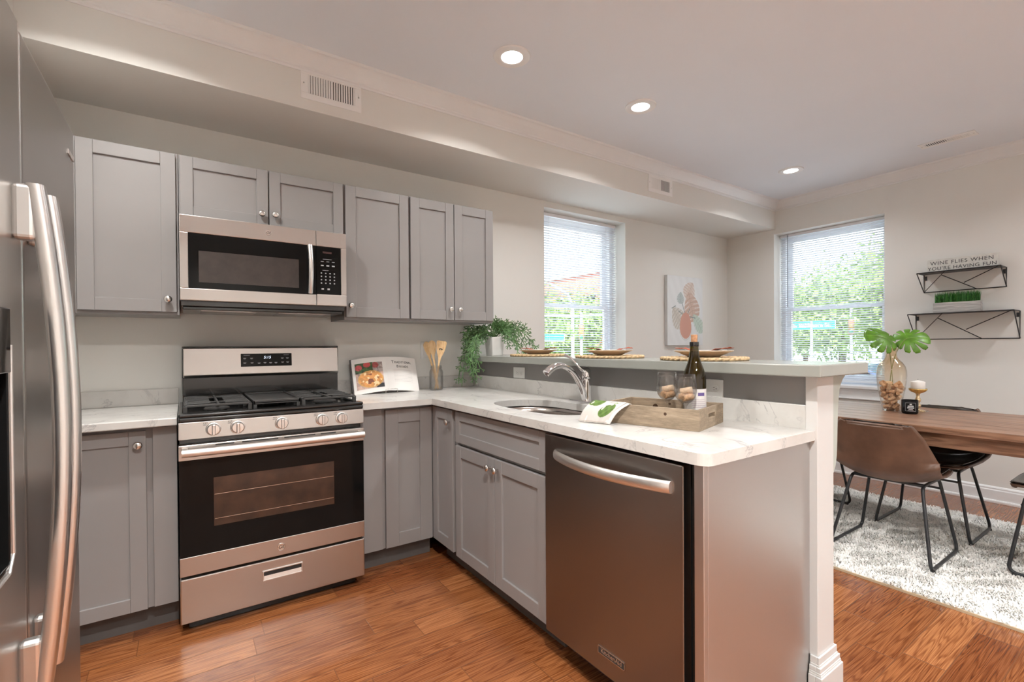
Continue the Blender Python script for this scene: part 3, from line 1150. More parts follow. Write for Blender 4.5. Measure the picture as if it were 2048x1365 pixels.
# grates
def grate(x0, x1, name='grate'):
    g = MB()
    y0, y1, zt = 2.495, 2.955, .958
    r = .0055
    for a, b in (((x0, y0), (x1, y0)), ((x0, y1), (x1, y1)), ((x0, y0), (x0, y1)), ((x1, y0), (x1, y1))):
        g.box(min(a[0], b[0]) - r, max(a[0], b[0]) + r, min(a[1], b[1]) - r, max(a[1], b[1]) + r, zt - .012, zt - .002)
    n = 8
    cx, cy = (x0 + x1) / 2, (y0 + y1) / 2
    for i in range(1, n):
        y = y0 + (y1 - y0) * i / n
        for s in (-1, 1):
            xa = x0 if s < 0 else x1
            g.box(min(xa, cx + s * .028), max(xa, cx + s * .028), y - .0026, y + .0026, zt - .007, zt)
    g.box(cx - .0045, cx + .0045, y0, y1, zt - .014, zt)
    for s in (-1, 1):
        g.tube([(x0, cy + s * .05, zt - .004), (cx, cy + s * .12, zt - .004), (x1, cy + s * .05, zt - .004)], .0042, 6)
        g.tube([(x0, cy + s * .17, zt - .004), (cx, cy + s * .12, zt - .004), (x1, cy + s * .17, zt - .004)], .0042, 6)
    for x in (x0, x1):
        for y in (y0, y1, cy):
            g.box(x - .008, x + .008, y - .008, y + .008, .912, zt - .006)
    return g.build(name, M['iron'], gt, bevel=.0015, seg=1)


grate(-.006, .240)
grate(.470, .714)
gd = MB().box(.254, .456, 2.495, 2.955, .944, .952).box(.254, .456, 2.495, 2.503, .94, .960).box(.254, .456, 2.947, 2.955, .94, .960).box(.254, .262, 2.495, 2.955, .94, .960).box(.448, .456, 2.495, 2.955, .94, .960)
for x in (.262, .448):
    for y in (2.505, 2.945):
        gd.box(x - .008, x + .008, y - .008, y + .008, .912, .944)
gd.build('griddle', M['iron'], gt, bevel=.002)
for x, y, r in ((.115, 2.60, .052), (.115, 2.85, .040), (.592, 2.60, .056), (.592, 2.85, .040), (.355, 2.72, .045)):
    b = MB().lathe([(r * .8, 0), (r * .82, .008), (r, .010), (r, .016), (r * .9, .019), (.0005, .020)], 28, (x, y, .912))
    b.build('burner', M['iron'], gt, smooth=True)

# ------------------------------------------------------------------ microwave
mx0, mx1 = -.021, .721
mt = thing('microwave', 'stainless steel over-the-range microwave with black window', 'microwave', ((mx0 + mx1) / 2, 2.86, 1.39))
MB().box(mx0 + .003, mx1 - .003, 2.672, 3.06, 1.400, 1.815).build('body', M['black'], mt, bevel=.002)
md_ = MB()
fy0, fy1 = 2.640, 2.672
# door face with an opening for the window
md_.box(mx0, .566, fy0, fy1, 1.735, 1.815).box(mx0, .566, fy0, fy1, 1.424, 1.480).box(mx0, .012, fy0, fy1, 1.480, 1.735)
mdo = md_.build('door', M['steel_h'], mt, bevel=.0025)
MB().box(.012, .5665, fy0 + .002, fy1, 1.480, 1.735).build('door_glass', M['bglass'], mdo, bevel=.001)
MB().box(.052, .482, fy0 + .0012, fy0 + .003, 1.510, 1.655).build('window_mesh', plain('oven_mesh', (.03, .022, .019), .3, var=.25, vs=30), mdo)
mh = MB()
hp = []
for i in range(17):
    t = i / 16
    hp.append((.534, fy0 - .014 - .022 * math.sin(PI * t), 1.484 + .248 * t))
mh.tube(hp, .0125, 14)
mh.build('door_handle', M['handle'], mdo, smooth=True)
emblem(mdo, (.343, fy0, 1.775), 'y', .0145)
cpn = MB()
cpn.box(.5675, mx1, fy0, fy1, 1.735, 1.815).box(.5675, mx1, fy0, fy1, 1.424, 1.483).box(.692, mx1, fy0, fy1, 1.483, 1.735)
cpo = cpn.build('control_panel', M['steel_h'], mt, bevel=.0025)
MB().box(.5675, .692, fy0 + .002, fy1, 1.483, 1.735).build('keypad', M['bglass'], cpo, bevel=.001)
MB().box(.600, .645, fy0 + .001, fy0 + .003, 1.700, 1.709).build('display', plain('dim_display', (.05, .02, .018), .3), cpo)
kl = MB()
for r_ in range(4):
    for c in range(4):
        kl.box(.592 + c * .022 - .0032, .592 + c * .022 + .0032, fy0 + .001, fy0 + .003, 1.592 - r_ * .0175, 1.598 - r_ * .0175)
for c in range(3):
    kl.box(.590 + c * .028, .604 + c * .028, fy0 + .001, fy0 + .003, 1.655, 1.6575)
    kl.box(.590 + c * .028, .604 + c * .028, fy0 + .001, fy0 + .003, 1.632, 1.638)
kl.box(.60, .645, fy0 + .001, fy0 + .003, 1.668, 1.6695).box(.598, .628, fy0 + .001, fy0 + .003, 1.609, 1.6105)
kl.box(.592, .604, fy0 + .001, fy0 + .003, 1.508, 1.516).box(.622, .634, fy0 + .001, fy0 + .003, 1.507, 1.516)
kl.build('key_legends', M['legend'], cpo)
un = MB()
un.box(mx0 + .01, mx1 - .01, 2.69, 3.05, 1.384, 1.400)
un.build('underside', M['black'], mt, bevel=.003)
uf = MB()
for a in (.06, .40):
    uf.box(a, a + .24, 2.74, 2.95, 1.3815, 1.385)
uf.build('grease_filter', M['fridge'], mt, bevel=.001)

# ------------------------------------------------------------------ dishwasher and end panel
dt = thing('dishwasher', 'stainless steel dishwasher with curved bar handle beside the sink cabinet', 'dishwasher', (1.44, 1.13, 0))
MB().box(1.172, 1.70, .805, 1.440, .10, .866).build('body', M['black'], dt)
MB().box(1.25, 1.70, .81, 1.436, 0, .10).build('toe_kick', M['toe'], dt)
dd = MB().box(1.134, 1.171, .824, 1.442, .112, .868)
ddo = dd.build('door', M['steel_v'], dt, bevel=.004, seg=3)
hp = []
for i in range(33):
    t = i / 32
    hp.append((1.131 - .052 * math.sin(PI * t) ** .8, .862 + .515 * t, .800 + .018 * (1 - math.sin(PI * t)) * 0 ))
hb = MB()
# flattened bar section
vs, fs = [], []
ring = 14
for i, p in enumerate(hp):
    for k in range(ring):
        a = 2 * PI * k / ring
        vs.append((p[0] + .010 * math.cos(a), p[1], p[2] + .0185 * math.sin(a)))
for i in range(len(hp) - 1):
    for k in range(ring):
        j = (k + 1) % ring
        fs.append((i * ring + k, i * ring + j, (i + 1) * ring + j, (i + 1) * ring + k))
fs += [tuple(range(ring)), tuple((len(hp) - 1) * ring + k for k in range(ring))]
hb.add(vs, fs)
hb.build('door_handle', M['satin'], ddo, smooth=True)
bd = MB().box(1.1325, 1.135, 1.040, 1.158, .175, .199)
bdo = bd.build('badge', M['legend_d'], ddo, bevel=.0006)
rim = MB()
for a in ((1.040, 1.158, .1975, .1995), (1.040, 1.158, .1745, .1760), (1.040, 1.0415, .1745, .1995), (1.1565, 1.158, .1745, .1995)):
    rim.box(1.1318, 1.1345, *a)
rim.build('badge_rim', M['nickel'], ddo)
text_mb('KitchenAid', .0205, face_m((1.1322, 1.099, .187), (0, -1, 0), (0, 0, 1)), .0003).build('badge_letters', M['handle'], ddo)
sp_ = MB().box(1.156, 1.7325, .762, .778, .0, .8805).box(1.137, 1.156, .762, .792, .0, .8805)
single(sp_, 'end_panel', M['steel_p'], 'large brushed steel end panel beside the dishwasher under the countertop', 'panel', (1.17, .762, 0), bevel=.002)

# ------------------------------------------------------------------ refrigerator
rx = -.243
rt_ = thing('refrigerator', 'tall side-by-side stainless refrigerator with curved handles and dispenser', 'refrigerator', (-.60, 1.26, 0))
MB().box(-.98, rx - .07, .79, 1.722, .03, 1.762).build('body', plain('fridge_case', (.18, .18, .18), .5), rt_, bevel=.004)
fd = MB().box(rx - .065, rx, 1.212, 1.724, .06, 1.79)
fdo = fd.build('fridge_door', M['fridge'], rt_, bevel=.014, seg=4)
# freezer door with the dispenser recess
zd = MB()
y0_, y1_, ya, yb, za, zb = .79, 1.204, .87, 1.118, .845, 1.172
zd.box(rx - .065, rx, y0_, ya, .06, 1.79).box(rx - .065, rx, yb, y1_, .06, 1.79).box(rx - .065, rx, ya, yb, .06, za).box(rx - .065, rx, ya, yb, zb, 1.79).box(rx - .065, rx - .055, ya, yb, za, zb)
zdo = zd.build('freezer_door', M['fridge'], rt_, bevel=.0)
# rounded door edge at the seam, in brighter steel for its white highlight
er = MB().tube([(rx - .012, 1.2035, .062), (rx - .012, 1.2035, 1.788)], .0125, 16)
er.build('edge_highlight', M['handle'], zdo, smooth=True)
er = MB().tube([(rx - .012, 1.2155, .062), (rx - .012, 1.2155, 1.788)], .009, 16)
dsp = MB().box(rx - .054, rx - .05, ya, yb, za, zb).box(rx - .054, rx + .001, ya, ya + .006, za, zb).box(rx - .054, rx + .001, yb - .006, yb, za, zb).box(rx - .054, rx + .004, ya, yb, zb - .006, zb + .10).box(rx - .054, rx + .001, ya, yb, za, za + .008)
dsp.build('dispenser', M['bglass'], zdo, bevel=.003)
dr_ = MB()
ring_ = [(ya - .006, za + .02), (ya + .02, za - .006), (yb - .02, za - .006), (yb + .006, za + .02), (yb + .006, zb + .04)]
dr_.tube([(rx + .002, y, z) for y, z in ring_], .003, 8)
dr_.build('dispenser_rim', M['handle'], zdo, smooth=True)
MB().box(rx - .045, rx - .02, .95, .99, 1.0, 1.15).build('dispenser_lever', M['greyw'], zdo, bevel=.004)


def fr_handle(y, parent, z0, z1):
    h = MB()
    n = 33
    vs, fs = [], []
    rg = 14
    for i in range(n):
        t = i / (n - 1)
        z = z1 + (z0 - z1) * t
        x = rx + .034 + .030 * math.sin(PI * t) ** .9
        for k in range(rg):
            a = 2 * PI * k / rg
            ca, sa = math.cos(a), math.sin(a)
            vs.append((x + .013 * math.copysign(abs(ca) ** .6, ca) - .006, y + .0145 * math.copysign(abs(sa) ** .7, sa), z))
    for i in range(n - 1):
        for k in range(rg):
            j = (k + 1) % rg
            fs.append((i * rg + k, i * rg + j, (i + 1) * rg + j, (i + 1) * rg + k))
    fs += [tuple(range(rg)), tuple((n - 1) * rg + k for k in range(rg))]
    h.add(vs, fs)
    o = h.build('door_handle', M['handle'], parent, smooth=True)
    for a_, b_ in ((z1 - .098, z1 - .001), (z0 + .001, z0 + .098)):
        MB().box(rx - .001, rx + .030, y - .0135, y + .0135, a_, b_).build('handle_mount', M['handle'], o, bevel=.008, seg=3)


fr_handle(1.162, zdo, .60, 1.492)
fr_handle(1.258, fdo, .60, 1.497)
lgm = MB()
for k in range(7):
    lgm.box(rx, rx + .003, 1.632 + k * .0105, 1.640 + k * .0105, 1.700, 1.712)
lgm.build('raised_letters', M['handle'], fdo, bevel=.0008)

# ------------------------------------------------------------------ vents, outlets
def register(label, T, w, h, n, loc, group=None, mir=1):
    """T: local x across, z up, y outwards (towards the room is -y)"""
    t = thing('air_vent', label, 'vent', loc)
    f = MB(); f.T = T
    m_ = .034
    f.box(0, w, -.004, 0, 0, .03).box(0, w, -.004, 0, h - .03, h).box(0, m_, -.004, 0, .03, h - .03).box(w - m_, w, -.004, 0, .03, h - .03)
    f.box(w / 2 - .005, w / 2 + .005, -.004, 0, .03, h - .03)
    fo = f.build('frame', M['white'], t, bevel=.001)
    b_ = MB(); b_.T = T
    b_.box(m_, w - m_, -.0006, -.0002, .03, h - .03)
    b_.build('duct_opening', M['slot'], t)
    s = MB(); s.T = T
    gap = (w / 2 - .005 - m_) / n
    for half in (0, 1):
        x0 = m_ if half == 0 else w / 2 + .005
        for k in range(n):
            x = x0 + gap * (k + .5)
            dx = gap * .24
            sh = (gap * .30) * (mir if half else -1)
            s.add([(x - dx, -.0045, .03), (x + dx, -.0045, .03), (x + dx, -.0045, h - .03), (x - dx, -.0045, h - .03),
                   (x - dx + sh, -.0008, .03), (x + dx + sh, -.0008, .03), (x + dx + sh, -.0008, h - .03), (x - dx + sh, -.0008, h - .03)],
                  [(0, 1, 2, 3), (4, 7, 6, 5), (0, 4, 5, 1), (1, 5, 6, 2), (2, 6, 7, 3), (3, 7, 4, 0)])
    s.build('louvers', M['white'], t)
    for x in (.014, w - .014):
        sc = MB(); sc.T = T
        sc.cyl((x, -.0055, h / 2), (x, -.004, h / 2), .0035, 10)
        sc.build('screw', M['nickel'], t)
    return t


register('larger white wall register on the soffit above the wall cabinets', Matrix.Translation((.480, 2.54, 2.440)), .298, .152, 9, (.48, 2.54, 2.44))
register('small white wall register on the soffit near the dining window', Matrix.Translation((3.062, 2.54, 2.436)), .300, .146, 9, (3.062, 2.54, 2.436))
TC = Matrix(((0, 0, 1, 4.455), (1, 0, 0, .915), (0, 1, 0, CZ), (0, 0, 0, 1)))
register('white slotted register on the ceiling above the dining table', TC, .31, .118, 10, (4.455, .915, CZ))


def outlet(name, label, T, w, h, kind, loc):
    t = thing(name, label, 'outlet' if kind != 'blank' else 'switch plate', loc)
    p = MB(); p.T = T
    p.box(0, w, -.006, 0, 0, h)
    p.build('cover_plate', M['white'], t, bevel=.002)
    if kind == 'blank':
        q = MB(); q.T = T
        for x in (w * .3, w * .7):
            q.box(x - .016, x + .016, -.0075, -.005, h / 2 - .033, h / 2 + .033)
        q.build('rocker_switch', M['white'], t, bevel=.001)
        return
    centers = [(w / 2 - .020, h / 2), (w / 2 + .020, h / 2)] if kind == 'h' else [(w - .035, h / 2 + .0), (w - .035, h / 2 - .0)][:1]
    for cx, cz in centers:
        r = MB(); r.T = T
        vs = []
        rr_ = .0165
        pts_ = [(cx + rr_ * math.cos(2 * PI * k / 24), cz + min(rr_ * .82, max(-rr_ * .82, rr_ * math.sin(2 * PI * k / 24)))) for k in range(24)]
        r.prism(pts_, -.0078, -.005, 'y')
        ro = r.build('receptacle', M['white'], t, bevel=.0006)
        s = MB(); s.T = T
        s.box(cx - .006, cx + .001, -.0081, -.0076, cz + .004, cz + .0055).box(cx - .005, cx + .001, -.0081, -.0076, cz - .0055, cz - .004).box(cx + .006, cx + .009, -.0081, -.0076, cz - .002, cz + .002)
        s.build('slots', M['slot'], ro)


TBk = Matrix.Translation((1.333, YB, 1.120))
outlet('switch_plate', 'cream double switch plate on the wall behind the wooden spoons', TBk, .118, .117, 'blank', (1.333, YB, 1.12))
def TP(y, z):
    return Matrix(((0, 1, 0, 1.755), (-1, 0, 0, y), (0, 0, 1, z), (0, 0, 0, 1)))
outlet('wall_outlet', 'white duplex outlet under the bar beside the trailing plant', TP(2.548, .998), .122, .070, 'h', (1.755, 2.548, .998))
outlet('wall_outlet', 'white duplex outlet under the bar behind the wine bottle', TP(1.215, .990), .128, .075, 'v', (1.755, 1.215, .99))

# ------------------------------------------------------------------ ceiling lights
def downlight(x, y, label, k=1.0, colr=LAMP_C):
    t = thing('recessed_light', label, 'ceiling light', (x, y, CZ), group='recessed ceiling lights')
    MB().lathe([(.052, -.001), (.054, -.006), (.070, -.010), (.090, -.006), (.0935, -.001), (.0935, .0)], 48, (x, y, CZ)).build('trim_ring', M['white'], t, smooth=True)
    MB().lathe([(.0535, -.0035), (.03, -.0045), (.0003, -.005)], 40, (x, y, CZ)).build('lens', M['lens'], t, smooth='all')
    d = bpy.data.lights.new('recessed_lamp', 'AREA')
    d.shape = 'DISK'
    d.size = .10
    d.energy = LAMP_W * k
    d.color = colr
    d.spread = math.radians(142)
    o = bpy.data.objects.new('recessed_lamp', d)
    COL.objects.link(o)
    o.parent = t
    o.location = (0, 0, -.012)
    return t


downlight(1.367, 1.985, 'round recessed ceiling light above the peninsula, nearest to the camera in view', .5)
COOL = (0.97, 0.98, 1.0)
downlight(2.303, 1.966, 'round recessed ceiling light between the kitchen one and the dining one', .45, COOL)
downlight(4.200, 1.989, 'round recessed ceiling light nearest the dining window', .35, COOL)
downlight(-.20, 1.95, 'round recessed ceiling light above the gas range, outside the view', .9)
for x, y, s, k, c in ((.10, -.05, 'the kitchen floor', 3.0, LAMP_C), (2.3, .1, 'the passage', .6, COOL), (4.2, .1, 'the dining table end', .35, COOL),  # unseen fill lamps added; only the kitchen one rests on a shadow edge
                      (.4, -1.3, 'the entrance end', 2.4, LAMP_C), (2.3, -1.3, 'the front wall', 1.2, COOL), (4.2, -1.3, 'the front corner', 1.0, COOL)):
    downlight(x, y, 'round recessed fill light added above ' + s + ', outside the view', k, c)

# ------------------------------------------------------------------ rug
rgx0, rgx1, rgy0, rgy1 = 2.852, 4.462, -.50, 2.05
rgm = MB()
rgm.grid(lambda u, v: (rgx0 + (rgx1 - rgx0) * u, rgy0 + (rgy1 - rgy0) * v, .012), 40, 60)
rgm.box(rgx0, rgx1, rgy0, rgy1, .0005, .006)
rug = single(MB().box(rgx0, rgx1, rgy0, rgy1, .0008, .010), 'rug', M['rug'], 'cream shag rug under the dining table and chairs', 'rug', (rgx0, rgy0, 0))
bnd = MB()
for a in ((rgx0 - .004, rgx0 + .004, rgy0, rgy1), (rgx1 - .004, rgx1 + .004, rgy0, rgy1), (rgx0, rgx1, rgy0 - .004, rgy0 + .004), (rgx0, rgx1, rgy1 - .004, rgy1 + .004)):
    bnd.box(*a, .0005, .012)
rug['_w'] = (rgx0, rgy0, 0)
bnd.build('binding', plain('rug_binding', (.50, .40, .27), .9, var=.1), rug)
NT = 85000
px = R_.uniform(rgx0 + .002, rgx1 - .002, NT)
py = R_.uniform(rgy0 + .002, rgy1 - .002, NT)
cl = R_.uniform(0, 2 * PI, NT)
# neighbouring tufts lean together
lean = np.sin(px * 23 + np.cos(py * 17) * 2) * 1.6 + np.cos(py * 29 + px * 11) * 1.6
ang = lean + R_.normal(0, .9, NT)
ln_ = R_.uniform(.010, .026, NT)
hh = R_.uniform(.008, .021, NT)
ca, sa = np.cos(ang), np.sin(ang)
wd = .0036
v0 = np.stack([px - sa * wd - rgx0, py + ca * wd - rgy0, np.full(NT, .008)], 1)
v1 = np.stack([px + sa * wd - rgx0, py - ca * wd - rgy0, np.full(NT, .008)], 1)
mxp = np.stack([px + ca * ln_ * .45 - rgx0, py + sa * ln_ * .45 - rgy0, .008 + hh], 1)
v2 = mxp + np.stack([sa * wd * .9, -ca * wd * .9, 0 * ca], 1)
v3 = mxp - np.stack([sa * wd * .9, -ca * wd * .9, 0 * ca], 1)
v4 = np.stack([px + ca * ln_ - rgx0, py + sa * ln_ - rgy0, .006 + hh * .8], 1)
V = np.stack([v0, v1, v2, v3, v4], 1).reshape(-1, 3)
b5 = np.arange(NT)[:, None] * 5
me = bpy.data.meshes.new('pile')
loops = np.concatenate([b5 + np.array([[0, 1, 2, 3]]), b5 + np.array([[3, 2, 4]])], 1).ravel()
me.vertices.add(len(V))
me.vertices.foreach_set('co', V.ravel())
me.loops.add(len(loops))
me.loops.foreach_set('vertex_index', loops)
me.polygons.add(NT * 2)
st = (np.arange(NT)[:, None] * 7 + np.array([[0, 4]])).ravel()
me.polygons.foreach_set('loop_start', st)
me.update(calc_edges=True)
me.validate()
me.materials.append(M['rug'])
po = bpy.data.objects.new('pile', me)
COL.objects.link(po)
po.parent = rug
po['kind'] = 'stuff'

# ------------------------------------------------------------------ dining table
tx0, tx1, ty0, ty1, tz = 3.285, 4.215, .24, 1.83, .76
tt = thing('dining_table', 'brown wooden dining table with plank top on the cream rug', 'table', ((tx0 + tx1) / 2, (ty0 + ty1) / 2, .02))
tp = MB()
nb = 7
for k in range(nb):
    a = tx0 + (tx1 - tx0) * k / nb
    b = tx0 + (tx1 - tx0) * (k + 1) / nb
    tp.box(a + .0004, b - .0004, ty0, ty1, tz - .036, tz)
tp.build('tabletop', M['table'], tt, bevel=.0022)
ap = MB()
ap.box(tx0 + .045, tx0 + .067, ty0 + .12, ty1 - .12, tz - .115, tz - .036).box(tx1 - .067, tx1 - .045, ty0 + .12, ty1 - .12, tz - .115, tz - .036)
ap.box(tx0 + .067, tx1 - .067, ty0 + .12, ty0 + .142, tz - .115, tz - .036).box(tx0 + .067, tx1 - .067, ty1 - .142, ty1 - .12, tz - .115, tz - .036)
ap.build('apron', M['table'], tt, bevel=.002)
for sy, yy in ((1, ty0 + .10), (-1, ty1 - .10)):
    for xx in (tx0 + .05, tx1 - .12):
        MB().box(xx, xx + .07, min(yy, yy + sy * .07), max(yy, yy + sy * .07), .022, tz - .036).build('leg', M['table'], tt, bevel=.003)

# ------------------------------------------------------------------ chairs
def make_chair(label, loc, rz):
    t = thing('dining_chair', label, 'chair', loc, (0, 0, rz), 'bucket chairs around the dining table', world=False)
    prof = [(.245, .438), (.22, .448), (.12, .436), (.0, .424), (-.10, .424), (-.165, .440), (-.205, .475), (-.228, .53), (-.245, .60), (-.262, .68), (-.278, .748), (-.281, .752)]
    wdt = [.20, .215, .228, .235, .245, .252, .256, .250, .235, .210, .172, .165]
    curl = [.012, .014, .030, .045, .062, .085, .105, .095, .062, .038, .022, .02]
    def P(u, v):
        k = v * (len(prof) - 1)
        i = min(int(k), len(prof) - 2)
        f = k - i
        f2 = f
        x = prof[i][0] * (1 - f2) + prof[i + 1][0] * f2
        z = prof[i][1] * (1 - f2) + prof[i + 1][1] * f2
        w = wdt[i] * (1 - f2) + wdt[i + 1] * f2
        c = curl[i] * (1 - f2) + curl[i + 1] * f2
        s = 2 * u - 1
        # direction of the shell's own up: seat lifts in z, back wraps in x
        bk = min(1, max(0, (z - .44) / .12)) if x < -.1 else 0
        q = abs(s) ** 2.4
        r = 1 - .10 * max(0, (v - .9) / .1) * abs(s) ** 4
        z2 = z + c * q * (1 - bk) - (.018 * abs(s) ** 6 * (1 if v > .97 else 0))
        x2 = x + c * q * bk
        if v < .05:
            x2 -= .03 * abs(s) ** 4
        return (x2, s * w * r, z2)
    sh = MB().grid(P, 24, 44)
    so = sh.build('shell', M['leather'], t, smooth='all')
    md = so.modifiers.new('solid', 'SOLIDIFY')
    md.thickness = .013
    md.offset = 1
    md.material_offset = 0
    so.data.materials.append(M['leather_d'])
    # inner pad is the darker face
    def Pi(u, v):
        u2, v2 = .03 + .94 * u, .02 + .965 * v
        a = Vector(P(u2, v2))
        b = Vector(P(u2, min(1, v2 + .01)))
        c = Vector(P(min(1, u2 + .01), v2))
        n = (b - a).cross(c - a)
        if n.length > 0:
            n.normalize()
        if v2 < .4 and n.z < 0: n = -n
        if v2 >= .4 and n.x < 0: n = -n
        return tuple(a + n * .0095)
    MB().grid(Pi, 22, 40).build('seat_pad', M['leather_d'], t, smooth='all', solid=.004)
    for s in (-1, 1):
        pts = []
        top_y, bot_y = .165 * s, .232 * s
        F_t, F_b = Vector((.175, top_y, .408)), Vector((.232, bot_y, .010))
        B_t, B_b = Vector((-.105, top_y, .408)), Vector((-.222, bot_y, .010))
        def rnd(a, b, c, r, n=6):
            d1 = (a - b).normalized()
            d2 = (c - b).normalized()
            p, q = b + d1 * r, b + d2 * r
            return [(1 - t_) ** 2 * p + 2 * (1 - t_) * t_ * b + t_ ** 2 * q for t_ in [k / n for k in range(n + 1)]]
        loop = [Vector((.03, top_y, .410))]
        loop += rnd(Vector((.0, top_y, .410)), F_t, F_b, .035)
        loop += rnd(F_t, F_b, B_b, .045)
        loop += rnd(F_b, B_b, B_t, .045)
        loop += rnd(B_b, B_t, Vector((.0, top_y, .410)), .035)
        loop += [Vector((.0, top_y, .410))]
        MB().tube(loop, .0085, 10, closed=True).build('sled_leg', M['blackm'], t, smooth='all')
        for x in (.205, -.195):
            MB().lathe([(.011, 0), (.012, .004), (.010, .012)], 12, (x, bot_y, .0), cap0=True, cap1=True).build('glide', M['slot'], t)
    cb_ = MB()
    for x in (.14, -.085):
        cb_.tube([(x, -.165, .410), (x, .165, .410)], .008, 8)
    cb_.build('seat_bar', M['blackm'], t, smooth='all')
    st_ = MB().tube([(.188, -.176, .352), (.188, .176, .352)], .0065, 8)
    st_.build('stretcher', M['blackm'], t, smooth='all')
    return t


RUGZ = .019
ch = make_chair('brown bucket chair seen from behind, on the near side of the dining table', (3.372, 1.04, RUGZ), 0)
clone(ch, (3.985, 1.018, RUGZ), (0, 0, PI), 'brown bucket chair across the table, its dark seat showing under the tabletop')
clone(ch, (3.775, 1.715, RUGZ), (0, 0, -PI / 2), 'bucket chair at the table end behind the white post, only its black legs showing')
clone(ch, (3.705, .355, RUGZ), (0, 0, PI / 2), 'bucket chair cut by the picture edge at the open end of the table')

# ------------------------------------------------------------------ wire shelves
def wire_shelf(label, ya, yb, zt, zb, dep, pat, loc):
    """ya is the end near the window (larger y); pat = fractions along the width"""
    t = thing('wire_shelf', label, 'shelf', loc)
    r = .0036
    xw, xf = XR - .0045, XR - dep
    Wd = ya - yb
    def y(f): return ya - Wd * f
    f_ = MB()
    f_.tube([(xw, ya, zt), (xf, ya, zt), (xf, yb, zt), (xw, yb, zt)], r, 4)
    f_.tube([(xw, ya, zt), (xw, ya, zb), (xw, yb, zb), (xw, yb, zt)], r, 4)
    f_.tube([(xf, ya, zt), (xw, ya, zb)], r, 4)
    f_.tube([(xf, yb, zt), (xw, yb, zb)], r, 4)
    f_.build('wire_frame', M['blackm'], t)
    d = MB()
    def fp(f, h):  # point on the sloping face; h 0 bottom, 1 top
        return (xw + (xf - xw) * h, y(f), zb + (zt - zb) * h)
    for a, b in pat:
        d.tube([fp(*a), fp(*b)], r * .9, 4)
    d.build('geometric_brace', M['blackm'], t)
    MB().box(xf, XR - .001, yb, ya, zt + .0005, zt + .003).build('shelf_plate', M['blackm'], t)
    for yy in (ya - .012, yb + .012):
        m = MB()
        m.box(XR - .003, XR - .0005, yy - .007, yy + .007, zt - .045, zt - .012)
        m.tube([(XR - .004, yy, zt - .028), (XR - .001, yy, zt - .028)], .004, 8)
        m.build('wall_tab', M['blackm'], t)
    return t


patt = [((0, 0), (.36, 1)), ((.30, .82), (.665, 0)), ((.54, .36), (.985, 1))]
wire_shelf('upper black wire wall shelf carrying the lettered sign', 1.335, .856, 1.763, 1.620, .178, patt, (XR, 1.095, 1.62))
wire_shelf('lower black wire wall shelf carrying the grass planter', 1.388, .786, 1.436, 1.236, .200, patt, (XR, 1.087, 1.236))
# lettered sign
sg = thing('wooden_sign', 'whitewashed wooden sign with two lines of lettering standing on the upper wire shelf', 'sign', (4.965, 1.09, 1.767))
MB().box(4.958, 4.972, .886, 1.296, 1.767, 1.872).build('board', M['sign'], sg, bevel=.0015)
T = face_m((4.9575, 1.094, 1.840), (0, -1, 0), (0, 0, 1))
text_mb('WINE FLIES WHEN', .040, T, .0004, spacing=1.12).build('lettering', M['legend_d'], sg)
T = face_m((4.9575, 1.094, 1.797), (0, -1, 0), (0, 0, 1))
text_mb("YOU'RE HAVING FUN", .038, T, .0004, spacing=1.10).build('lettering', M['legend_d'], sg)
# grass planter
gp = thing('grass_planter', 'green artificial grass in a grey wooden box on the lower wire shelf', 'planter', (4.93, 1.108, 1.4395))
g = MB().box(4.895, 4.965, .972, 1.244, 1.4395, 1.446)
g.box(4.895, 4.902, .972, 1.244, 1.446, 1.521).box(4.958, 4.965, .972, 1.244, 1.446, 1.521).box(4.902, 4.958, .972, .979, 1.446, 1.521).box(4.902, 4.958, 1.237, 1.244, 1.446, 1.521)
g.build('box', M['greybox'], gp, bevel=.001)
gb = MB().box(4.902, 4.958, .979, 1.237, 1.446, 1.508)
gb.build('soil', M['slot'], gp)
gr = MB()
rr2 = random.Random(5)
for k in range(1100):
    x, y_ = rr2.uniform(4.904, 4.956), rr2.uniform(.981, 1.235)
    a = rr2.uniform(0, 2 * PI)
    h = rr2.uniform(.078, .108)
    l = rr2.uniform(0, .016)
    w = .0013
    dx, dy = math.cos(a), math.sin(a)
    q = Vector((x, y_, 1.506))
    mid = q + Vector((dx * l * .3, dy * l * .3, h * .6))
    tip_ = q + Vector((dx * l, dy * l, h))
    s = Vector((-dy * w, dx * w, 0))
    gr.add([q - s, q + s, mid + s * .9, mid - s * .9, tip_], [(0, 1, 2, 3), (3, 2, 4)])
o = gr.build('grass_blades', M['turf'], gp)
o['kind'] = 'stuff'

# ------------------------------------------------------------------ painting
def leaf_mask(u, v, cx, cy, L, Wd, ang, cuts=6, depth=.55):
    """monstera-like leaf: returns inside flag and vein closeness"""
    c, s = math.cos(ang), math.sin(ang)
    x, y = (u - cx) * c + (v - cy) * s, -(u - cx) * s + (v - cy) * c
    t = (x + L * .5) / L
    if t < 0 or t > 1:
        return False, 0
    half = Wd * .5 * (math.sin(PI * min(1, t ** .7)) ** .65)
    if abs(y) > half:
        return False, 0
    ph = (t * cuts + abs(y) / Wd * 1.2) % 1
    if depth and ph < .14 and abs(y) > half * (1 - depth):
        return False, 0
    vein = abs(y) < .0035 or abs(ph - .55) < .05
    return True, vein


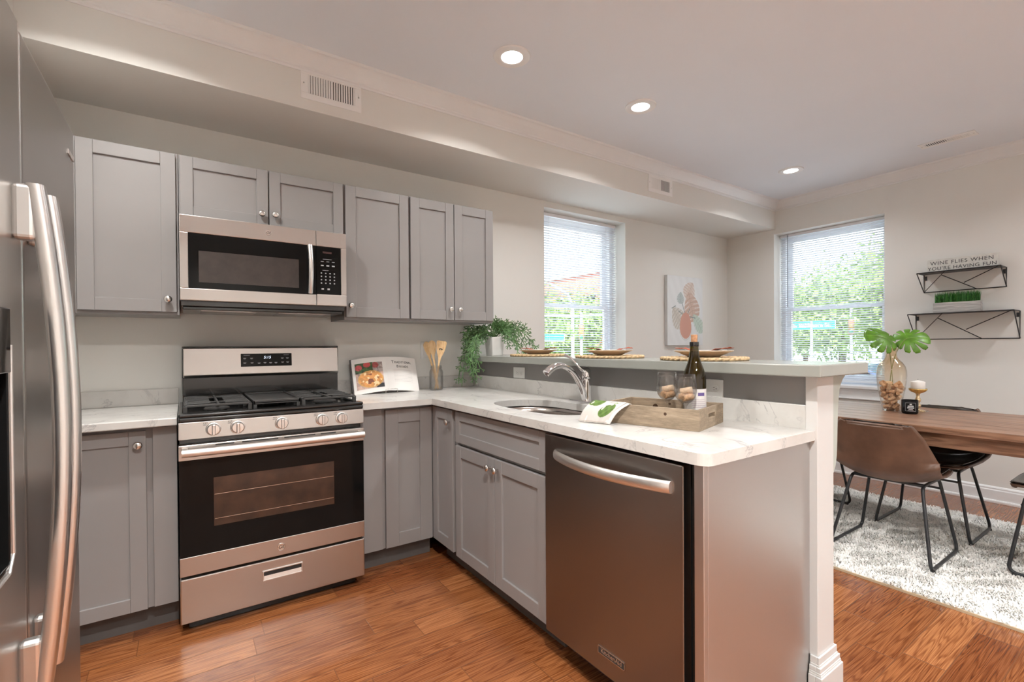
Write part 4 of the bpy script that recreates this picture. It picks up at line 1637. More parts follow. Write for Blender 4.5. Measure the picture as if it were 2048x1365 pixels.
def pic(u, v):
    bg_ = np.array((.70, .72, .725))
    v_ = v * 1.165       # aspect: height in units of width
    x, y = u, v_
    col = bg_ * (1 + .02 * math.sin(31 * x + 17 * y))
    H = 1.165
    pots = ((x - .50) / .165) ** 2 + ((y - .30) / (.19 if y < .30 else .26)) ** 2
    for cx, cy, L, Wd, a, cl_, dp_ in ((.62, .93, .34, .34, 1.0, (.62, .52, .46), .6), (.36, .80, .20, .20, 1.5, (.44, .50, .50), .4), (.67, .66, .52, .44, 1.9, (.56, .42, .35), .65),
                                       (.28, .47, .40, .36, 2.3, (.56, .53, .48), .6), (.86, .38, .42, .24, 2.35, (.50, .60, .53), .25)):
        ins, ve = leaf_mask(x, y, cx, cy, L, Wd, a, 7, dp_)
        if ins:
            col = np.array(cl_) * (.72 if ve else 1.0)
    for (x0, y0, x1, y1) in ((.50, .50, .40, .72), (.52, .50, .62, .62), (.5, .5, .78, .47), (.48, .5, .30, .58), (.12, .62, .22, .66)):
        d = Vector((x1 - x0, y1 - y0))
        tt_ = max(0, min(1, ((x - x0) * d.x + (y - y0) * d.y) / d.length_squared))
        if math.hypot(x - x0 - d.x * tt_, y - y0 - d.y * tt_) < .008:
            col = np.array((.25, .29, .29))
    if pots < 1:
        col = np.array((.60, .33, .26)) * (1 + .06 * math.sin(9 * x))
    elif 1.18 < pots < 1.26 and y < .35:
        col = np.array((.50, .48, .45))
    return col


pt_ = thing('canvas_painting', 'white canvas painting of muted leaves in a terracotta vase', 'painting', (4.22, YB, 1.195))
px0, px1, pz0, pz1 = 3.935, 4.515, 1.197, 1.900
MB().box(px0, px1, YB - .036, YB - .001, pz0, pz1).build('stretched_canvas', plain('canvas_edge', (.62, .63, .63), .8, var=.02), pt_, bevel=.002)
color_grid('painted_front', lambda u, v: (px0 + .0015 + (px1 - px0 - .003) * u, YB - .0366, pz0 + .0015 + (pz1 - pz0 - .003) * v), lambda u, v: pic(u, v), 150, 180, M['canvas'], pt_)

# ------------------------------------------------------------------ cookbook on its stand
bk = thing('cookbook', 'open cookbook showing a golden loaf and the words Traditional Breads on a wire stand', 'book', (1.065, 2.95, ZT))
BC = Vector((1.052, 2.925, ZT + .012))
upb = Vector((0, .36, 1)).normalized()
def page(side, u, v, lift=0):
    """u from the spine outwards 0..1, v bottom to top; pages sag towards the reader at the outer edge"""
    w, h = .216, .222
    curve = .016 * math.sin(PI * min(1, u * 1.0)) - .030 * u
    out = Vector((0, -1, .36)).normalized()
    x = side * w * u * (1 - .02 * u)
    fan = .006 * u
    p = BC + Vector((x, 0, 0)) + upb * (h * v + fan * (v - .5)) + out * (curve * 1.0 + lift + .014)
    p += Vector((0, -.018 * u * (1 if side < 0 else .4), -.010 * u))
    return p


for sd, nm in ((-1, 'page_block'), (1, 'page_block')):
    m = MB()
    vs, fs = [], []
    nu, nv = 12, 2
    for lay in (0, -.013):
        for j in range(nv + 1):
            for i in range(nu + 1):
                vs.append(page(sd, i / nu, j / nv, lay))
    N = (nu + 1) * (nv + 1)
    idx = lambda l, i, j: l * N + j * (nu + 1) + i
    for l in (0, 1):
        for j in range(nv):
            for i in range(nu):
                fs.append((idx(l, i, j), idx(l, i + 1, j), idx(l, i + 1, j + 1), idx(l, i, j + 1)))
    for j in range(nv):
        for i in (0, nu):
            fs.append((idx(0, i, j), idx(0, i, j + 1), idx(1, i, j + 1), idx(1, i, j)))
    for i in range(nu):
        for j in (0, nv):
            fs.append((idx(0, i, j), idx(0, i + 1, j), idx(1, i + 1, j), idx(1, i, j)))
    m.add(vs, fs)
    m.build(nm, M['paper'], bk, smooth=True)
    cvr = MB().grid(lambda u, v: page(sd, u * 1.03, -.02 + 1.04 * v, -.0155), 12, 2)
    cvr.build('cover', M['inkcover'], bk, solid=.003)
sp2 = MB().box(BC.x - .012, BC.x + .012, BC.y + .004, BC.y + .012, BC.z, BC.z + .20)

rb = random.Random(3)
seeds = [(rb.random(), rb.random(), rb.random()) for _ in range(160)]
def foodcol(u, v):
    x, y = u, v
    def nz(a, b, k):
        return .5 + .5 * math.sin(a * 13.1 + k) * math.cos(b * 17.3 + k * 1.7) * math.sin((a + b) * 29 + k * 3)
    e = ((x - .52) / .46) ** 2 + ((y - .36) / .33) ** 2
    best, bc = 9, 0
    for sx_, sy_, sc in seeds:
        d = (x - sx_) ** 2 + (y - sy_) ** 2
        if d < best:
            best, bc = d, sc
    if e < 1:
        c = np.array((.62, .27, .07)) * (.75 + .6 * bc)
        if bc > .82: c = np.array((.90, .66, .36))
        if e < .35 and bc < .35: c = np.array((.22, .06, .025))
        if e > .82: c = np.array((.66, .36, .10)) * (.8 + .3 * bc)
        return c
    if y > .62 and x < .62:
        if ((x - .12) / .12) ** 2 + ((y - .83) / .11) ** 2 < 1 or ((x - .42) / .13) ** 2 + ((y - .92) / .10) ** 2 < 1:
            return np.array((.42, .05, .05)) * (.7 + .8 * bc)
        return np.array((.03, .07, .015)) * (.4 + 1.6 * bc)
    if y > .62:
        if ((x - .72) / .13) ** 2 + ((y - .88) / .11) ** 2 < 1:
            return np.array((.36, .07, .06)) * (.7 + .6 * bc)
        return np.array((.34, .28, .26)) * (.6 + .8 * bc)
    if x > .70 and y < .16: return np.array((.02, .02, .025))
    return np.array((.52, .36, .30)) * (.6 + .7 * bc)


color_grid('food_photo', lambda u, v: page(-1, .92 - .80 * u, .12 + .74 * v, .0008), foodcol, 90, 90, M['print'], bk)
def page_text(s, size, uc, vc, nm, sp=1.0):
    o0 = page(1, uc, vc, .0012)
    r = page(1, uc + .1, vc, .0012) - page(1, uc - .1, vc, .0012)
    u_ = page(1, uc, vc + .1, .0012) - page(1, uc, vc - .1, .0012)
    r.normalize()
    u_ = (u_ - r * u_.dot(r)).normalized()
    return text_mb(s, size, face_m(o0, r, u_), .0002, spacing=sp)
# small capitals: big initials, smaller rest
def smallcaps(word, vc, us, size, nm):
    mb = MB()
    u = us
    for i, c in enumerate(word):
        sz = size if i == 0 else size * .80
        one = page_text(c, sz, u, vc - (0 if i == 0 else .008), nm)
        mb.add(one.v, one.f)
        u += (sz * (.70 if i == 0 else .66) if c != 'I' else sz * .40) / .216
    return mb
smallcaps('TRADITIONAL', .84, .20, .0255, 'title').build('title_lettering', M['legend_d'], bk)
smallcaps('BREADS', .71, .34, .0255, 'title').build('title_lettering', M['legend_d'], bk)
tl = MB()
for k in range(9):
    vz = .60 - k * .042
    tl.grid(lambda u, v: page(1, .20 + .60 * u, vz + .006 * v, .0009), 8, 1)
tl.build('text_lines', plain('faint_ink', (.52, .51, .50), .7), bk)
ws = thing('book_stand', 'small silver wire stand holding the open cookbook', 'stand', (1.06, 2.93, ZT))
w_ = MB()
yf_ = 2.868
w_.tube([(1.015, 2.915, ZT + .004), (1.015, yf_, ZT + .004), (1.015, yf_, ZT + .026), (1.03, yf_, ZT + .028), (1.075, yf_, ZT + .028), (1.09, yf_, ZT + .026), (1.09, yf_, ZT + .004), (1.09, 2.915, ZT + .004)], .0018, 6)
w_.tube([(1.015, 2.915, ZT + .004), (1.0, 3.02, ZT + .003), (1.04, 3.035, ZT + .14), (1.065, 3.035, ZT + .14), (1.10, 3.02, ZT + .003), (1.09, 2.915, ZT + .004)], .0018, 6)
w_.build('wire_frame', M['nickel'], ws, smooth='all')

# ------------------------------------------------------------------ utensil jar
jx, jy = 1.372, 2.905
jt = thing('glass_jar', 'clear glass preserving jar holding wooden spoons on the countertop', 'jar', (jx, jy, ZT))
MB().lathe([(.0005, .001), (.036, .001), (.043, .006), (.0455, .018), (.0455, .118), (.042, .132), (.036, .140), (.036, .148), (.0385, .149), (.0385, .152), (.036, .153), (.036, .160), (.0375, .163), (.0345, .164), (.0335, .158), (.0335, .140), (.039, .130), (.0425, .116), (.0425, .018), (.040, .010), (.0005, .008)], 40, (jx, jy, ZT)).build('jar_body', M['jarglass'], jt, smooth=True)
text_mb('Ball', .026, face_m((jx - .020, jy - .0425, ZT + .105), (.9, -.43, 0), (0, 0, 1)), .0008, shear=.25).build('embossed_word', M['jarglass'], jt)
def utensil(name, label, base, top, kind, yawd):
    t = thing(name, label, 'kitchen utensil', base, world=False)
    b, e = Vector((0, 0, 0)), Vector(top) - Vector(base)
    ax = e.normalized()
    side = Vector((math.cos(yawd), math.sin(yawd), 0))
    side = (side - ax * side.dot(ax)).normalized()
    nrm = ax.cross(side)
    L = e.length
    prof = {'spoon': [(0, .0055), (.60, .0055), (.70, .010), (.80, .022), (.88, .027), (.95, .024), (.985, .013), (1, .002)],
            'spatula': [(0, .0055), (.55, .0055), (.66, .010), (.76, .022), (.84, .029), (.97, .033), (.99, .030), (1, .024)]}[kind]
    vs, fs = [], []
    for f, w in prof:
        th = .0045 if f < .6 else .0028
        c = ax * (L * f)
        dish = nrm * (.004 if kind == 'spoon' and f > .7 else 0)
        for s_, d in ((-1, -1), (0, -1.2), (1, -1), (1, 1), (0, 1 if kind != 'spoon' or f < .7 else -.2), (-1, 1)):
            vs.append(c + side * (w * s_) + nrm * (th * d) + (dish if s_ else nrm * 0))
    for i in range(len(prof) - 1):
        for k in range(6):
            j = (k + 1) % 6
            fs.append((i * 6 + k, i * 6 + j, (i + 1) * 6 + j, (i + 1) * 6 + k))
    fs += [tuple(range(6)), tuple((len(prof) - 1) * 6 + k for k in range(6))]
    m = MB().add(vs, fs)
    o = m.build('handle_and_bowl' if kind == 'spoon' else 'handle_and_blade', M['tspoon'], t, smooth=True)
    if kind == 'spatula':
        hq = MB()
        for dx, dz in ((-.008, 0), (.0, .003), (.008, 0)):
            c = ax * (L * .83) + side * dx + ax * dz + nrm * .003
            hq.tube([c, c + nrm * .0022], .0042, 8)
            c = ax * (L * .83) + side * dx + ax * dz - nrm * .003
            hq.tube([c, c - nrm * .0022], .0042, 8)
        hq.build('burnt_mark', M['legend_d'], o)
    return t
utensil('wooden_spatula', 'wide wooden spatula with a small dark mark in the glass jar', (jx - .004, jy + .006, ZT + .010), (1.383, 2.838, 1.240), 'spatula', -.55)
utensil('wooden_spoon', 'tall wooden spoon in the middle of the glass jar', (jx + .012, jy + .0, ZT + .010), (1.338, 2.905, 1.244), 'spoon', -.7)
utensil('wooden_spoon', 'wooden spoon leaning behind the taller one in the glass jar', (jx + .02, jy + .010, ZT + .010), (1.316, 2.950, 1.236), 'spoon', -1.0)

# ------------------------------------------------------------------ wooden tray
A = Vector((1.405, .957, ZT))
du = Vector((.962, .272, 0)).normalized()
dv = Vector((-.272, .962, 0)).normalized()
TM = Matrix((du, dv, Vector((0, 0, 1)))).transposed().to_4x4()
TM.translation = A
ta = math.atan2(du.y, du.x)
tr = thing('serving_tray', 'weathered wooden tray with cut-out handles holding a bottle and two wine glasses', 'tray', tuple(A), (0, 0, ta), world=False)
Wt, Lt, Ht, tk = .262, .372, .072, .011
MB().box(tk, Wt - tk, tk, Lt - tk, 0, .008).build('base_board', M['tray'], tr, bevel=.001)
MB().box(0, tk, 0, Lt, 0, Ht).build('side_board', M['tray'], tr, bevel=.0015)
MB().box(Wt - tk, Wt, 0, Lt, 0, Ht).build('side_board', M['tray'], tr, bevel=.0015)
for y0 in (.0, Lt - tk):
    e = MB()
    hx0, hx1, hz0, hz1 = Wt / 2 - .038, Wt / 2 + .038, .034, .050
    e.box(tk, hx0, y0 + .0002, y0 + tk - .0002, 0, Ht).box(hx1, Wt - tk, y0 + .0002, y0 + tk - .0002, 0, Ht).box(hx0, hx1, y0 + .0002, y0 + tk - .0002, 0, hz0).box(hx0, hx1, y0 + .0002, y0 + tk - .0002, hz1, Ht)
    e.build('end_board', M['tray'], tr, bevel=.0005)
kn = MB()
for (x, y, z, r, ax_) in ((-.0004, .117, .050, .0055, 0), (Wt - tk - .0004, .26, .040, .011, 0), (Wt - tk - .0004, .20, .055, .005, 0)):
    kn.tube([(x, y, z), (x + .0012, y, z)], [r, r], 12)
kn.build('wood_knot', plain('dark_knot', (.05, .025, .012), .8), tr)
def tw(x, y, z=0):
    return tuple(TM @ Vector((x, y, z)))

# wine bottle
bx, by = 1.545, 1.073
BZ = ZT + .0082
bt = thing('wine_bottle', 'dark olive wine bottle with a cork standing in the wooden tray', 'bottle', (bx, by, BZ))
prof = [(.0005, .012), (.020, .008), (.034, .001), (.0395, .004), (.0405, .012), (.0405, .150), (.0395, .168), (.034, .190), (.025, .214), (.0185, .238), (.0155, .262), (.0145, .278), (.0145, .280), (.0158, .281), (.0158, .2905), (.0145, .2915)]
MB().lathe(prof, 44, (bx, by, BZ)).build('glass_body', M['bottle'], bt, smooth=True)
wine = [(.0005, .013), (.030, .012), (.038, .016), (.0385, .13), (.0385, .150), (.0375, .166), (.032, .188), (.023, .214), (.0168, .236), (.0140, .258)]
MB().lathe([(r * .97, z) for r, z in wine], 32, (bx, by, BZ), cap1=True).build('wine', plain('white_wine', (.115, .075, .006), .25, var=.1), bt, smooth=True)
MB().lathe([(.0162, .276), (.0165, .2765), (.0165, .286), (.0160, .2925), (.0115, .2925)], 28, (bx, by, BZ)).build('lip_band', M['black'], bt, smooth=True)
lb = MB()
a0, a1 = math.radians(150), math.radians(345)
def lab(u, v, r=.0410, za_=.045, zb_=.122):
    a = a0 + (a1 - a0) * u
    return (bx + r * math.cos(a), by + r * math.sin(a), BZ + za_ + (zb_ - za_) * v)
lb.grid(lab, 36, 1)
lbo = lb.build('label', plain('label_paper', (.60, .58, .56), .7, var=.03), bt, smooth='all')
lp = MB()
lp.grid(lambda u, v: lab(.42 + .19 * u, v, .0413, .097, .109), 8, 1)
lp.build('purple_band', M['purple'], lbo, smooth='all')
lq = MB()
for k in range(5):
    lq.grid(lambda u, v: lab(.30 + .4 * u - .02 * k, v, .0413, .055 + k * .007, .0568 + k * .007), 8, 1)
lq.build('printed_lines', plain('mauve_ink', (.40, .33, .38), .7), lbo, smooth='all')
MB().lathe([(.0110, 0), (.0112, .001), (.0116, .033), (.0110, .034), (.0003, .034)], 20, (bx, by, BZ + .2855)).build('cork_stopper', plain('stopper_cork', (.40, .21, .11), .85, var=.25, vs=120, bs=.3), bt, smooth=True)

# wine glasses with corks
def wineglass(label, x, y, H=.178, R=.0385):
    t = thing('wine_glass', label, 'wine glass', (x, y, BZ), world=True)
    k = H / .178
    out = [(.0005, .0015), (.030, .0012), (.033, .0020), (.030, .0032), (.012, .0055), (.0055, .010), (.0040, .020), (.0038, .052), (.0050, .066), (.011, .075), (.024, .084), (.034, .098), (R, .118), (R * .985, .138), (R * .93, .158), (R * .86, .1775)]
    inn = [(R * .86 - .0010, .178), (R * .93 - .0012, .158), (R * .985 - .0013, .138), (R - .0013, .118), (.0325, .0985), (.0225, .0855), (.010, .078), (.0005, .076)]
    MB().lathe([(r, z * k) for r, z in out[:9]], 36, (x, y, BZ)).build('foot_and_stem', M['glass'], t, smooth='all')
    MB().lathe([(r, z * k) for r, z in out[8:]] + [(r, z * k) for r, z in inn], 40, (x, y, BZ)).build('bowl', M['glass'], t, smooth='all')
    return t


G1, G2 = (1.474, 1.139), (1.453, 1.045)
wineglass('clear wine glass with corks in the tray, farther from the bottle', *G1, H=.180)
wineglass('clear wine glass with corks in the tray, partly in front of the bottle', *G2, H=.178)


def cork_mesh():
    m = MB().lathe([(.0005, -.0205), (.0100, -.0205), (.0112, -.0195), (.0115, -.016), (.0115, .016), (.0112, .0195), (.0100, .0205), (.0005, .0205)], 16)
    return m.build('wine_cork', M['cork'], smooth=True)


proto = cork_mesh()
cork_d = proto.data.copy()
cork_d.materials.clear()
cork_d.materials.append(M['corkd'])
first = [True]
def cork(p, ax, label, group, pale=False):
    if first[0] and not pale:
        o = proto
        first[0] = False
    else:
        o = proto.copy()
        COL.objects.link(o)
    if pale:
        o.data = cork_d
    o.location = p
    o.rotation_euler = Vector(ax).normalized().to_track_quat('Z', 'Y').to_euler()
    tag(o, label, 'cork', group)
    return o


gz = BZ + .089
for (g_, txt) in ((G2, 'wine cork inside the glass in front of the bottle'), (G1, 'wine cork inside the glass farther from the bottle')):
    for k, (dx, dy, dz, ax) in enumerate(((-.004, -.012, .009, (1, -.3, .15)), (.002, .014, .010, (1, .5, -.1)), (.004, -.001, .031, (.6, -1, .25)))):
        cork((g_[0] + dx, g_[1] + dy, gz + dz), ax, txt, 'corks in the wine glasses', k == 2)
pcx = tw(.20, .245, .008 + .0117)
cork(pcx, (.3, 1, 0), 'single loose cork lying in the far corner of the wooden tray', 'loose cork', True)

# ------------------------------------------------------------------ towel printed with apples
def apple(x, y, cx, cy, r):
    dx, dy = (x - cx) / r, (y - cy) / r
    rr_ = math.hypot(dx, dy)
    top = .92 + .10 * math.cos(2 * math.atan2(dx, dy)) - (.22 * math.exp(-(dx / .22) ** 2) if dy > 0 else .05 * math.exp(-(dx / .2) ** 2))
    return rr_ < top


def towelcol(u, v):
    """u across, v from the counter up to the rim"""
    x, y = u * .115, v * .115
    base = np.array((.54, .51, .48))
    g_ = np.array((.095, .165, .035))
    c = base
    if apple(x, y, .082, .050, .031):
        c = g_ * (1 + .25 * math.sin(x * 260) * math.sin(y * 210))
        if ((x - .062) / .003) ** 2 + ((y - .060) / .011) ** 2 < 1: c = base
    if apple(x, y, .020, .095, .031):
        c = g_ * (1 + .25 * math.sin(x * 260) * math.sin(y * 210))
        if ((x - .010) / .003) ** 2 + ((y - .080) / .008) ** 2 < 1: c = base
    if ((x - .088) / .006) ** 2 + ((y - .086) / .007) ** 2 < 1 and not ((x - .088) / .003) ** 2 + ((y - .086) / .004) ** 2 < 1: c = np.array((.10, .22, .03))
    if abs(y - .080 - (x - .086) * .6) < .0012 and .086 < x < .106: c = np.array((.07, .18, .03))
    return c


tl0 = Vector(tw(-.016, .392, .078))
tl1 = Vector(tw(-.012, .262, .078))
bl0 = Vector((1.226, 1.352, ZT + .010))
bl1 = Vector((1.268, 1.248, ZT + .010))
def towel(u, v, lay=0):
    rip = .0035 * math.sin(u * 7 + 1) * math.sin(PI * v) + .002 * math.sin(u * 17)
    if v < .80:
        k = v / .80
        a = bl0.lerp(tl0, k)
        b = bl1.lerp(tl1, k)
        p = a.lerp(b, u)
        out = Vector((-du.x, -du.y, .6)).normalized()
        p += out * (.012 * math.sin(PI * k) + rip)
        p.z += -.006 * (1 - k) ** 3
    else:
        k = (v - .80) / .20
        a = tl0 + du * (.060 * k) + Vector((0, 0, .006 * math.sin(PI * k) - .030 * k * k))
        b = tl1 + du * (.050 * k) + Vector((0, 0, .006 * math.sin(PI * k) - .034 * k * k))
        p = a.lerp(b, u)
    p.z -= lay * .004
    p += Vector((.004 * lay, -.004 * lay, 0))
    return tuple(p)


tw_ = thing('dish_towel', 'white dish towel printed with green apples draped over the tray corner', 'towel', (1.25, 1.28, ZT))
color_grid('printed_face', lambda u, v: towel(u, v), towelcol, 90, 110, M['cloth'], tw_, solid=.0022)
MB().grid(lambda u, v: towel(-.03 + 1.07 * u, .02 + .92 * v, 1.2), 24, 40).build('under_fold', plain('plain_cotton', (.70, .66, .63), .9, var=.02), tw_, smooth='all', solid=.0022)
hm_ = MB()
hm_.tube([towel(k / 20, .03, -.25) for k in range(21)], .0012, 6)
hm_.build('hem', plain('hem_cotton', (.58, .50, .46), .9), tw_, smooth='all')

# ------------------------------------------------------------------ place settings on the bar
def setting(x, y, where, rz, first_=None):
    mt_ = thing('placemat', 'round woven rope placemat ' + where, 'placemat', (x, y, 1.1382), (0, 0, rz), 'placemats on the bar', world=False)
    m = MB()
    prev = None
    pts = []
    turns = 12
    for k in range(turns * 36):
        a = 2 * PI * k / 36
        r = .012 + .0135 * k / 36
        pts.append((r * math.cos(a), r * math.sin(a), .0065 + .0008 * math.sin(k * 2.1)))
    m.tube(pts, [.0062 + .0009 * math.sin(k * 1.3) for k in range(len(pts))], 6)
    m.build('rope_coil', M['rope'], mt_, smooth='all')
    m = MB()
    n = 96
    for s in (0, 1):
        m.tube([((.171 + .0032 * math.cos(20 * 2 * PI * k / n + s * PI)) * math.cos(2 * PI * k / n), (.171 + .0032 * math.cos(20 * 2 * PI * k / n + s * PI)) * math.sin(2 * PI * k / n), .0075 + .0032 * math.sin(20 * 2 * PI * k / n + s * PI)) for k in range(n)], .0052, 6, closed=True)
    m.build('braided_edge', M['rope'], mt_, smooth='all')
    z = 1.1382 + .0137
    pl_ = thing('dinner_plate', 'beige coupe plate ' + where, 'plate', (x, y, z), (0, 0, rz), 'plates on the bar', world=False)
    m = MB().lathe([(.0005, .002), (.055, .0015), (.062, .0), (.066, .002), (.080, .009), (.100, .018), (.1185, .0245), (.1195, .0265), (.1175, .0270), (.100, .0215), (.080, .013), (.064, .007), (.0005, .006)], 56)
    m.build('plate_body', M['plate'], pl_, smooth=True)
    sp_2 = thing('side_plate', 'small white plate stacked on the beige plate ' + where, 'plate', (x, y, z + .0085), (0, 0, rz), 'plates on the bar', world=False)
    MB().lathe([(.0005, .010), (.045, .0095), (.050, .0085), (.053, .010), (.074, .0185), (.0755, .020), (.0735, .0205), (.052, .013), (.0005, .0125)], 48).build('plate_body', M['plate2'], sp_2, smooth=True)
    nk = thing('napkin', 'rust cloth napkin folded between the plates ' + where, 'napkin', (x, y, z + .0265), (0, 0, rz), 'napkins on the bar', world=False)
    def N(u, v):
        s, t_ = 2 * u - 1, 2 * v - 1
        r = abs(s)
        zz = -.012 + .0135 * min(1, r / .6) ** 2 * 1.0 + .002 * math.sin(5 * s + 2 * t_) * r ** 3 + .004 * r ** 4
        if r > .85: zz += .0015 * math.sin(t_ * 7)
        return (.020 * t_ * (1 + .9 * r ** 3) + .004 * math.sin(6 * s), .116 * s, zz + .0065)
    MB().grid(N, 40, 8).build('cloth', M['napkin'], nk, smooth='all', solid=.0016)
    return mt_


setting(1.828, 2.385, 'nearest the trailing plant on the bar', .3)
setting(1.828, 1.775, 'between the two other settings on the bar', 1.2)
setting(1.828, 1.225, 'behind the wine bottle on the bar', .0)

# ------------------------------------------------------------------ trailing plant
ppx, ppy, ppz = 1.80, 2.855, 1.1382
pp = thing('potted_plant', 'trailing green fern in a white square pot at the wall end of the bar', 'plant', (ppx, ppy, ppz))
pm = MB()
hs = .052
for z0, z1, k0, k1 in ((0, .128, .82, 1.0),):
    vs = [(ppx + sx_ * hs * k0, ppy + sy_ * hs * k0, ppz + z0) for sx_, sy_ in ((-1, -1), (1, -1), (1, 1), (-1, 1))]
    vs += [(ppx + sx_ * hs * k1, ppy + sy_ * hs * k1, ppz + z1) for sx_, sy_ in ((-1, -1), (1, -1), (1, 1), (-1, 1))]
    vs += [(ppx + sx_ * hs * .88, ppy + sy_ * hs * .88, ppz + z1) for sx_, sy_ in ((-1, -1), (1, -1), (1, 1), (-1, 1))]
    vs += [(ppx + sx_ * hs * .86, ppy + sy_ * hs * .86, ppz + z1 - .02) for sx_, sy_ in ((-1, -1), (1, -1), (1, 1), (-1, 1))]
    fs = [(3, 2, 1, 0)] + [(i, (i + 1) % 4, 4 + (i + 1) % 4, 4 + i) for i in range(4)] + [(4 + i, 4 + (i + 1) % 4, 8 + (i + 1) % 4, 8 + i) for i in range(4)] + [(8 + i, 8 + (i + 1) % 4, 12 + (i + 1) % 4, 12 + i) for i in range(4)] + [(12, 13, 14, 15)]
    pm.add(vs, fs)
pm.build('pot', M['pot'], pp, bevel=.003)
rf = random.Random(21)
fr = MB()


def strip(mb, p, q, w0, w1, nrm):
    d = (q - p)
    if d.length < 1e-6: return
    s = d.cross(nrm)
    if s.length < 1e-6: return
    s.normalize()
    t_ = d.normalized().cross(s) * (w0 * .35)
    mb.add([p - s * w0, p + t_, p + s * w0, q - s * w1, q + t_ * .6, q + s * w1], [(0, 1, 4, 3), (1, 2, 5, 4), (0, 3, 5, 2)])


def inside_solid(q):
    if 1.640 < q.x < 2.02 and 1.090 < q.z < 1.140: return True
    if q.x > 1.730 and q.z < 1.10: return True
    if q.z < ZT + .004 and q.x > 1.1: return True
    if q.y > YB - .022: return True
    if q.x < 1.735 and q.y > 2.735 and q.z > 1.352: return True
    return False


def fork(mb, p, d, n_, L, depth, nrm):
    q = p + d * L
    if inside_solid(q): return
    strip(mb, p, q, .0027, .0023 if depth else .0016, nrm)
    if depth == 0: return
    for s in (-1, 1):
        a = s * rf.uniform(.35, .75)
        d2 = (Matrix.Rotation(a, 3, nrm) @ d).normalized()
        d2 = (d2 + Vector((rf.uniform(-.15, .15), rf.uniform(-.15, .15), rf.uniform(-.15, .1)))).normalized()
        fork(mb, q, d2, n_, L * rf.uniform(.62, .85), depth - 1, nrm)


def frond(start, ctrl, end, L=.034):
    n = 18
    pts = []
    for i in range(n + 1):
        t_ = i / n
        pts.append((1 - t_) ** 2 * start + 2 * (1 - t_) * t_ * ctrl + t_ * t_ * end)
    tocam = (Vector((0, 0, 1.2)) - end).normalized()
    for i in range(n):
        if inside_solid(pts[i + 1]): continue
        d = (pts[i + 1] - pts[i]).normalized()
        strip(fr, pts[i], pts[i + 1], .0026, .0024, tocam)
        if i > 2 and i % 2:
            for s in (-1, 1):
                nrm = (Vector((rf.uniform(-1, 1), rf.uniform(-1, 1), rf.uniform(-.6, .9))) * .55 + tocam).normalized()
                dd_ = (Matrix.Rotation(s * rf.uniform(.5, 1.0), 3, nrm) @ d).normalized()
                fork(fr, pts[i], dd_, nrm, L * rf.uniform(.6, 1.0) * (1 - .3 * i / n), 2, nrm)
    fork(fr, pts[-1], (pts[-1] - pts[-2]).normalized(), None, L * .8, 2, tocam)


top = Vector((ppx, ppy, ppz + .135))
# long ones falling in front of the bar end down to the countertop
for k in range(10):
    s = top + Vector((rf.uniform(-.03, .03), rf.uniform(-.03, .03), 0))
    ex, ey = rf.uniform(1.545, 1.635), rf.uniform(2.72, 2.99)
    ez = rf.choice([rf.uniform(.93, 1.0), rf.uniform(.94, 1.1), rf.uniform(1.0, 1.2)])
    frond(s, Vector((rf.uniform(1.50, 1.60), (s.y + ey) / 2, ppz + rf.uniform(.10, .30))), Vector((ex, ey, ez)))
# shorter ones to the kitchen side, above
for k in range(4):
    s = top + Vector((rf.uniform(-.03, .03), rf.uniform(-.03, .03), 0))
    e = Vector((rf.uniform(1.58, 1.70), rf.uniform(2.80, 3.0), rf.uniform(1.20, 1.34)))
    frond(s, Vector((rf.uniform(1.66, 1.74), (s.y + e.y) / 2, ppz + rf.uniform(.20, .27))), e)
# towards the camera and the dining side
for k in range(8):
    s = top + Vector((rf.uniform(-.03, .03), rf.uniform(-.03, .03), 0))
    e = Vector((rf.uniform(1.80, 2.02), rf.uniform(2.58, 2.80), rf.uniform(1.145, 1.25)))
    frond(s, Vector((ppx + rf.uniform(0, .14), ppy - rf.uniform(.03, .14), ppz + rf.uniform(.20, .30))), e)
for k in range(5):
    s = top + Vector((rf.uniform(-.03, .03), rf.uniform(-.03, .03), 0))
    e = s + Vector((rf.uniform(-.08, .17), rf.uniform(-.13, .06), rf.uniform(.02, .10)))
    frond(s, s + Vector((rf.uniform(-.03, .07), rf.uniform(-.06, .02), rf.uniform(.08, .13))), e)
fo_ = fr.build('fronds', M['fern'], pp)
fo_['kind'] = 'stuff'

# ------------------------------------------------------------------ vase with corks and monstera leaves
vx, vy, VZ = 3.845, 1.190, tz + .0005
vt_ = thing('glass_vase', 'amber glass vase filled with wine corks on the dining table', 'vase', (vx, vy, VZ))
vprof = [(.0005, .004), (.040, .003), (.047, .0), (.050, .006), (.0545, .04), (.0635, .09), (.0725, .14), (.0785, .19), (.081, .235), (.0795, .265), (.072, .295), (.058, .318), (.040, .336), (.0315, .352), (.028, .375), (.0285, .395), (.0345, .411), (.036, .412)]
inner = [(max(.0005, r - .0022), z + .002) for r, z in vprof[::-1]]
m = MB().lathe(vprof + [(r, min(z, .412)) for r, z in inner], 48, (vx, vy, VZ))
vo = m.build('vase_body', M['vase'], vt_, smooth='all')


def vr(z):
    for i in range(3, len(vprof) - 1):
        (r0, z0), (r1, z1) = vprof[i], vprof[i + 1]
        if z0 <= z <= z1:
            return r0 + (r1 - r0) * (z - z0) / (z1 - z0) - .0026
    return .044


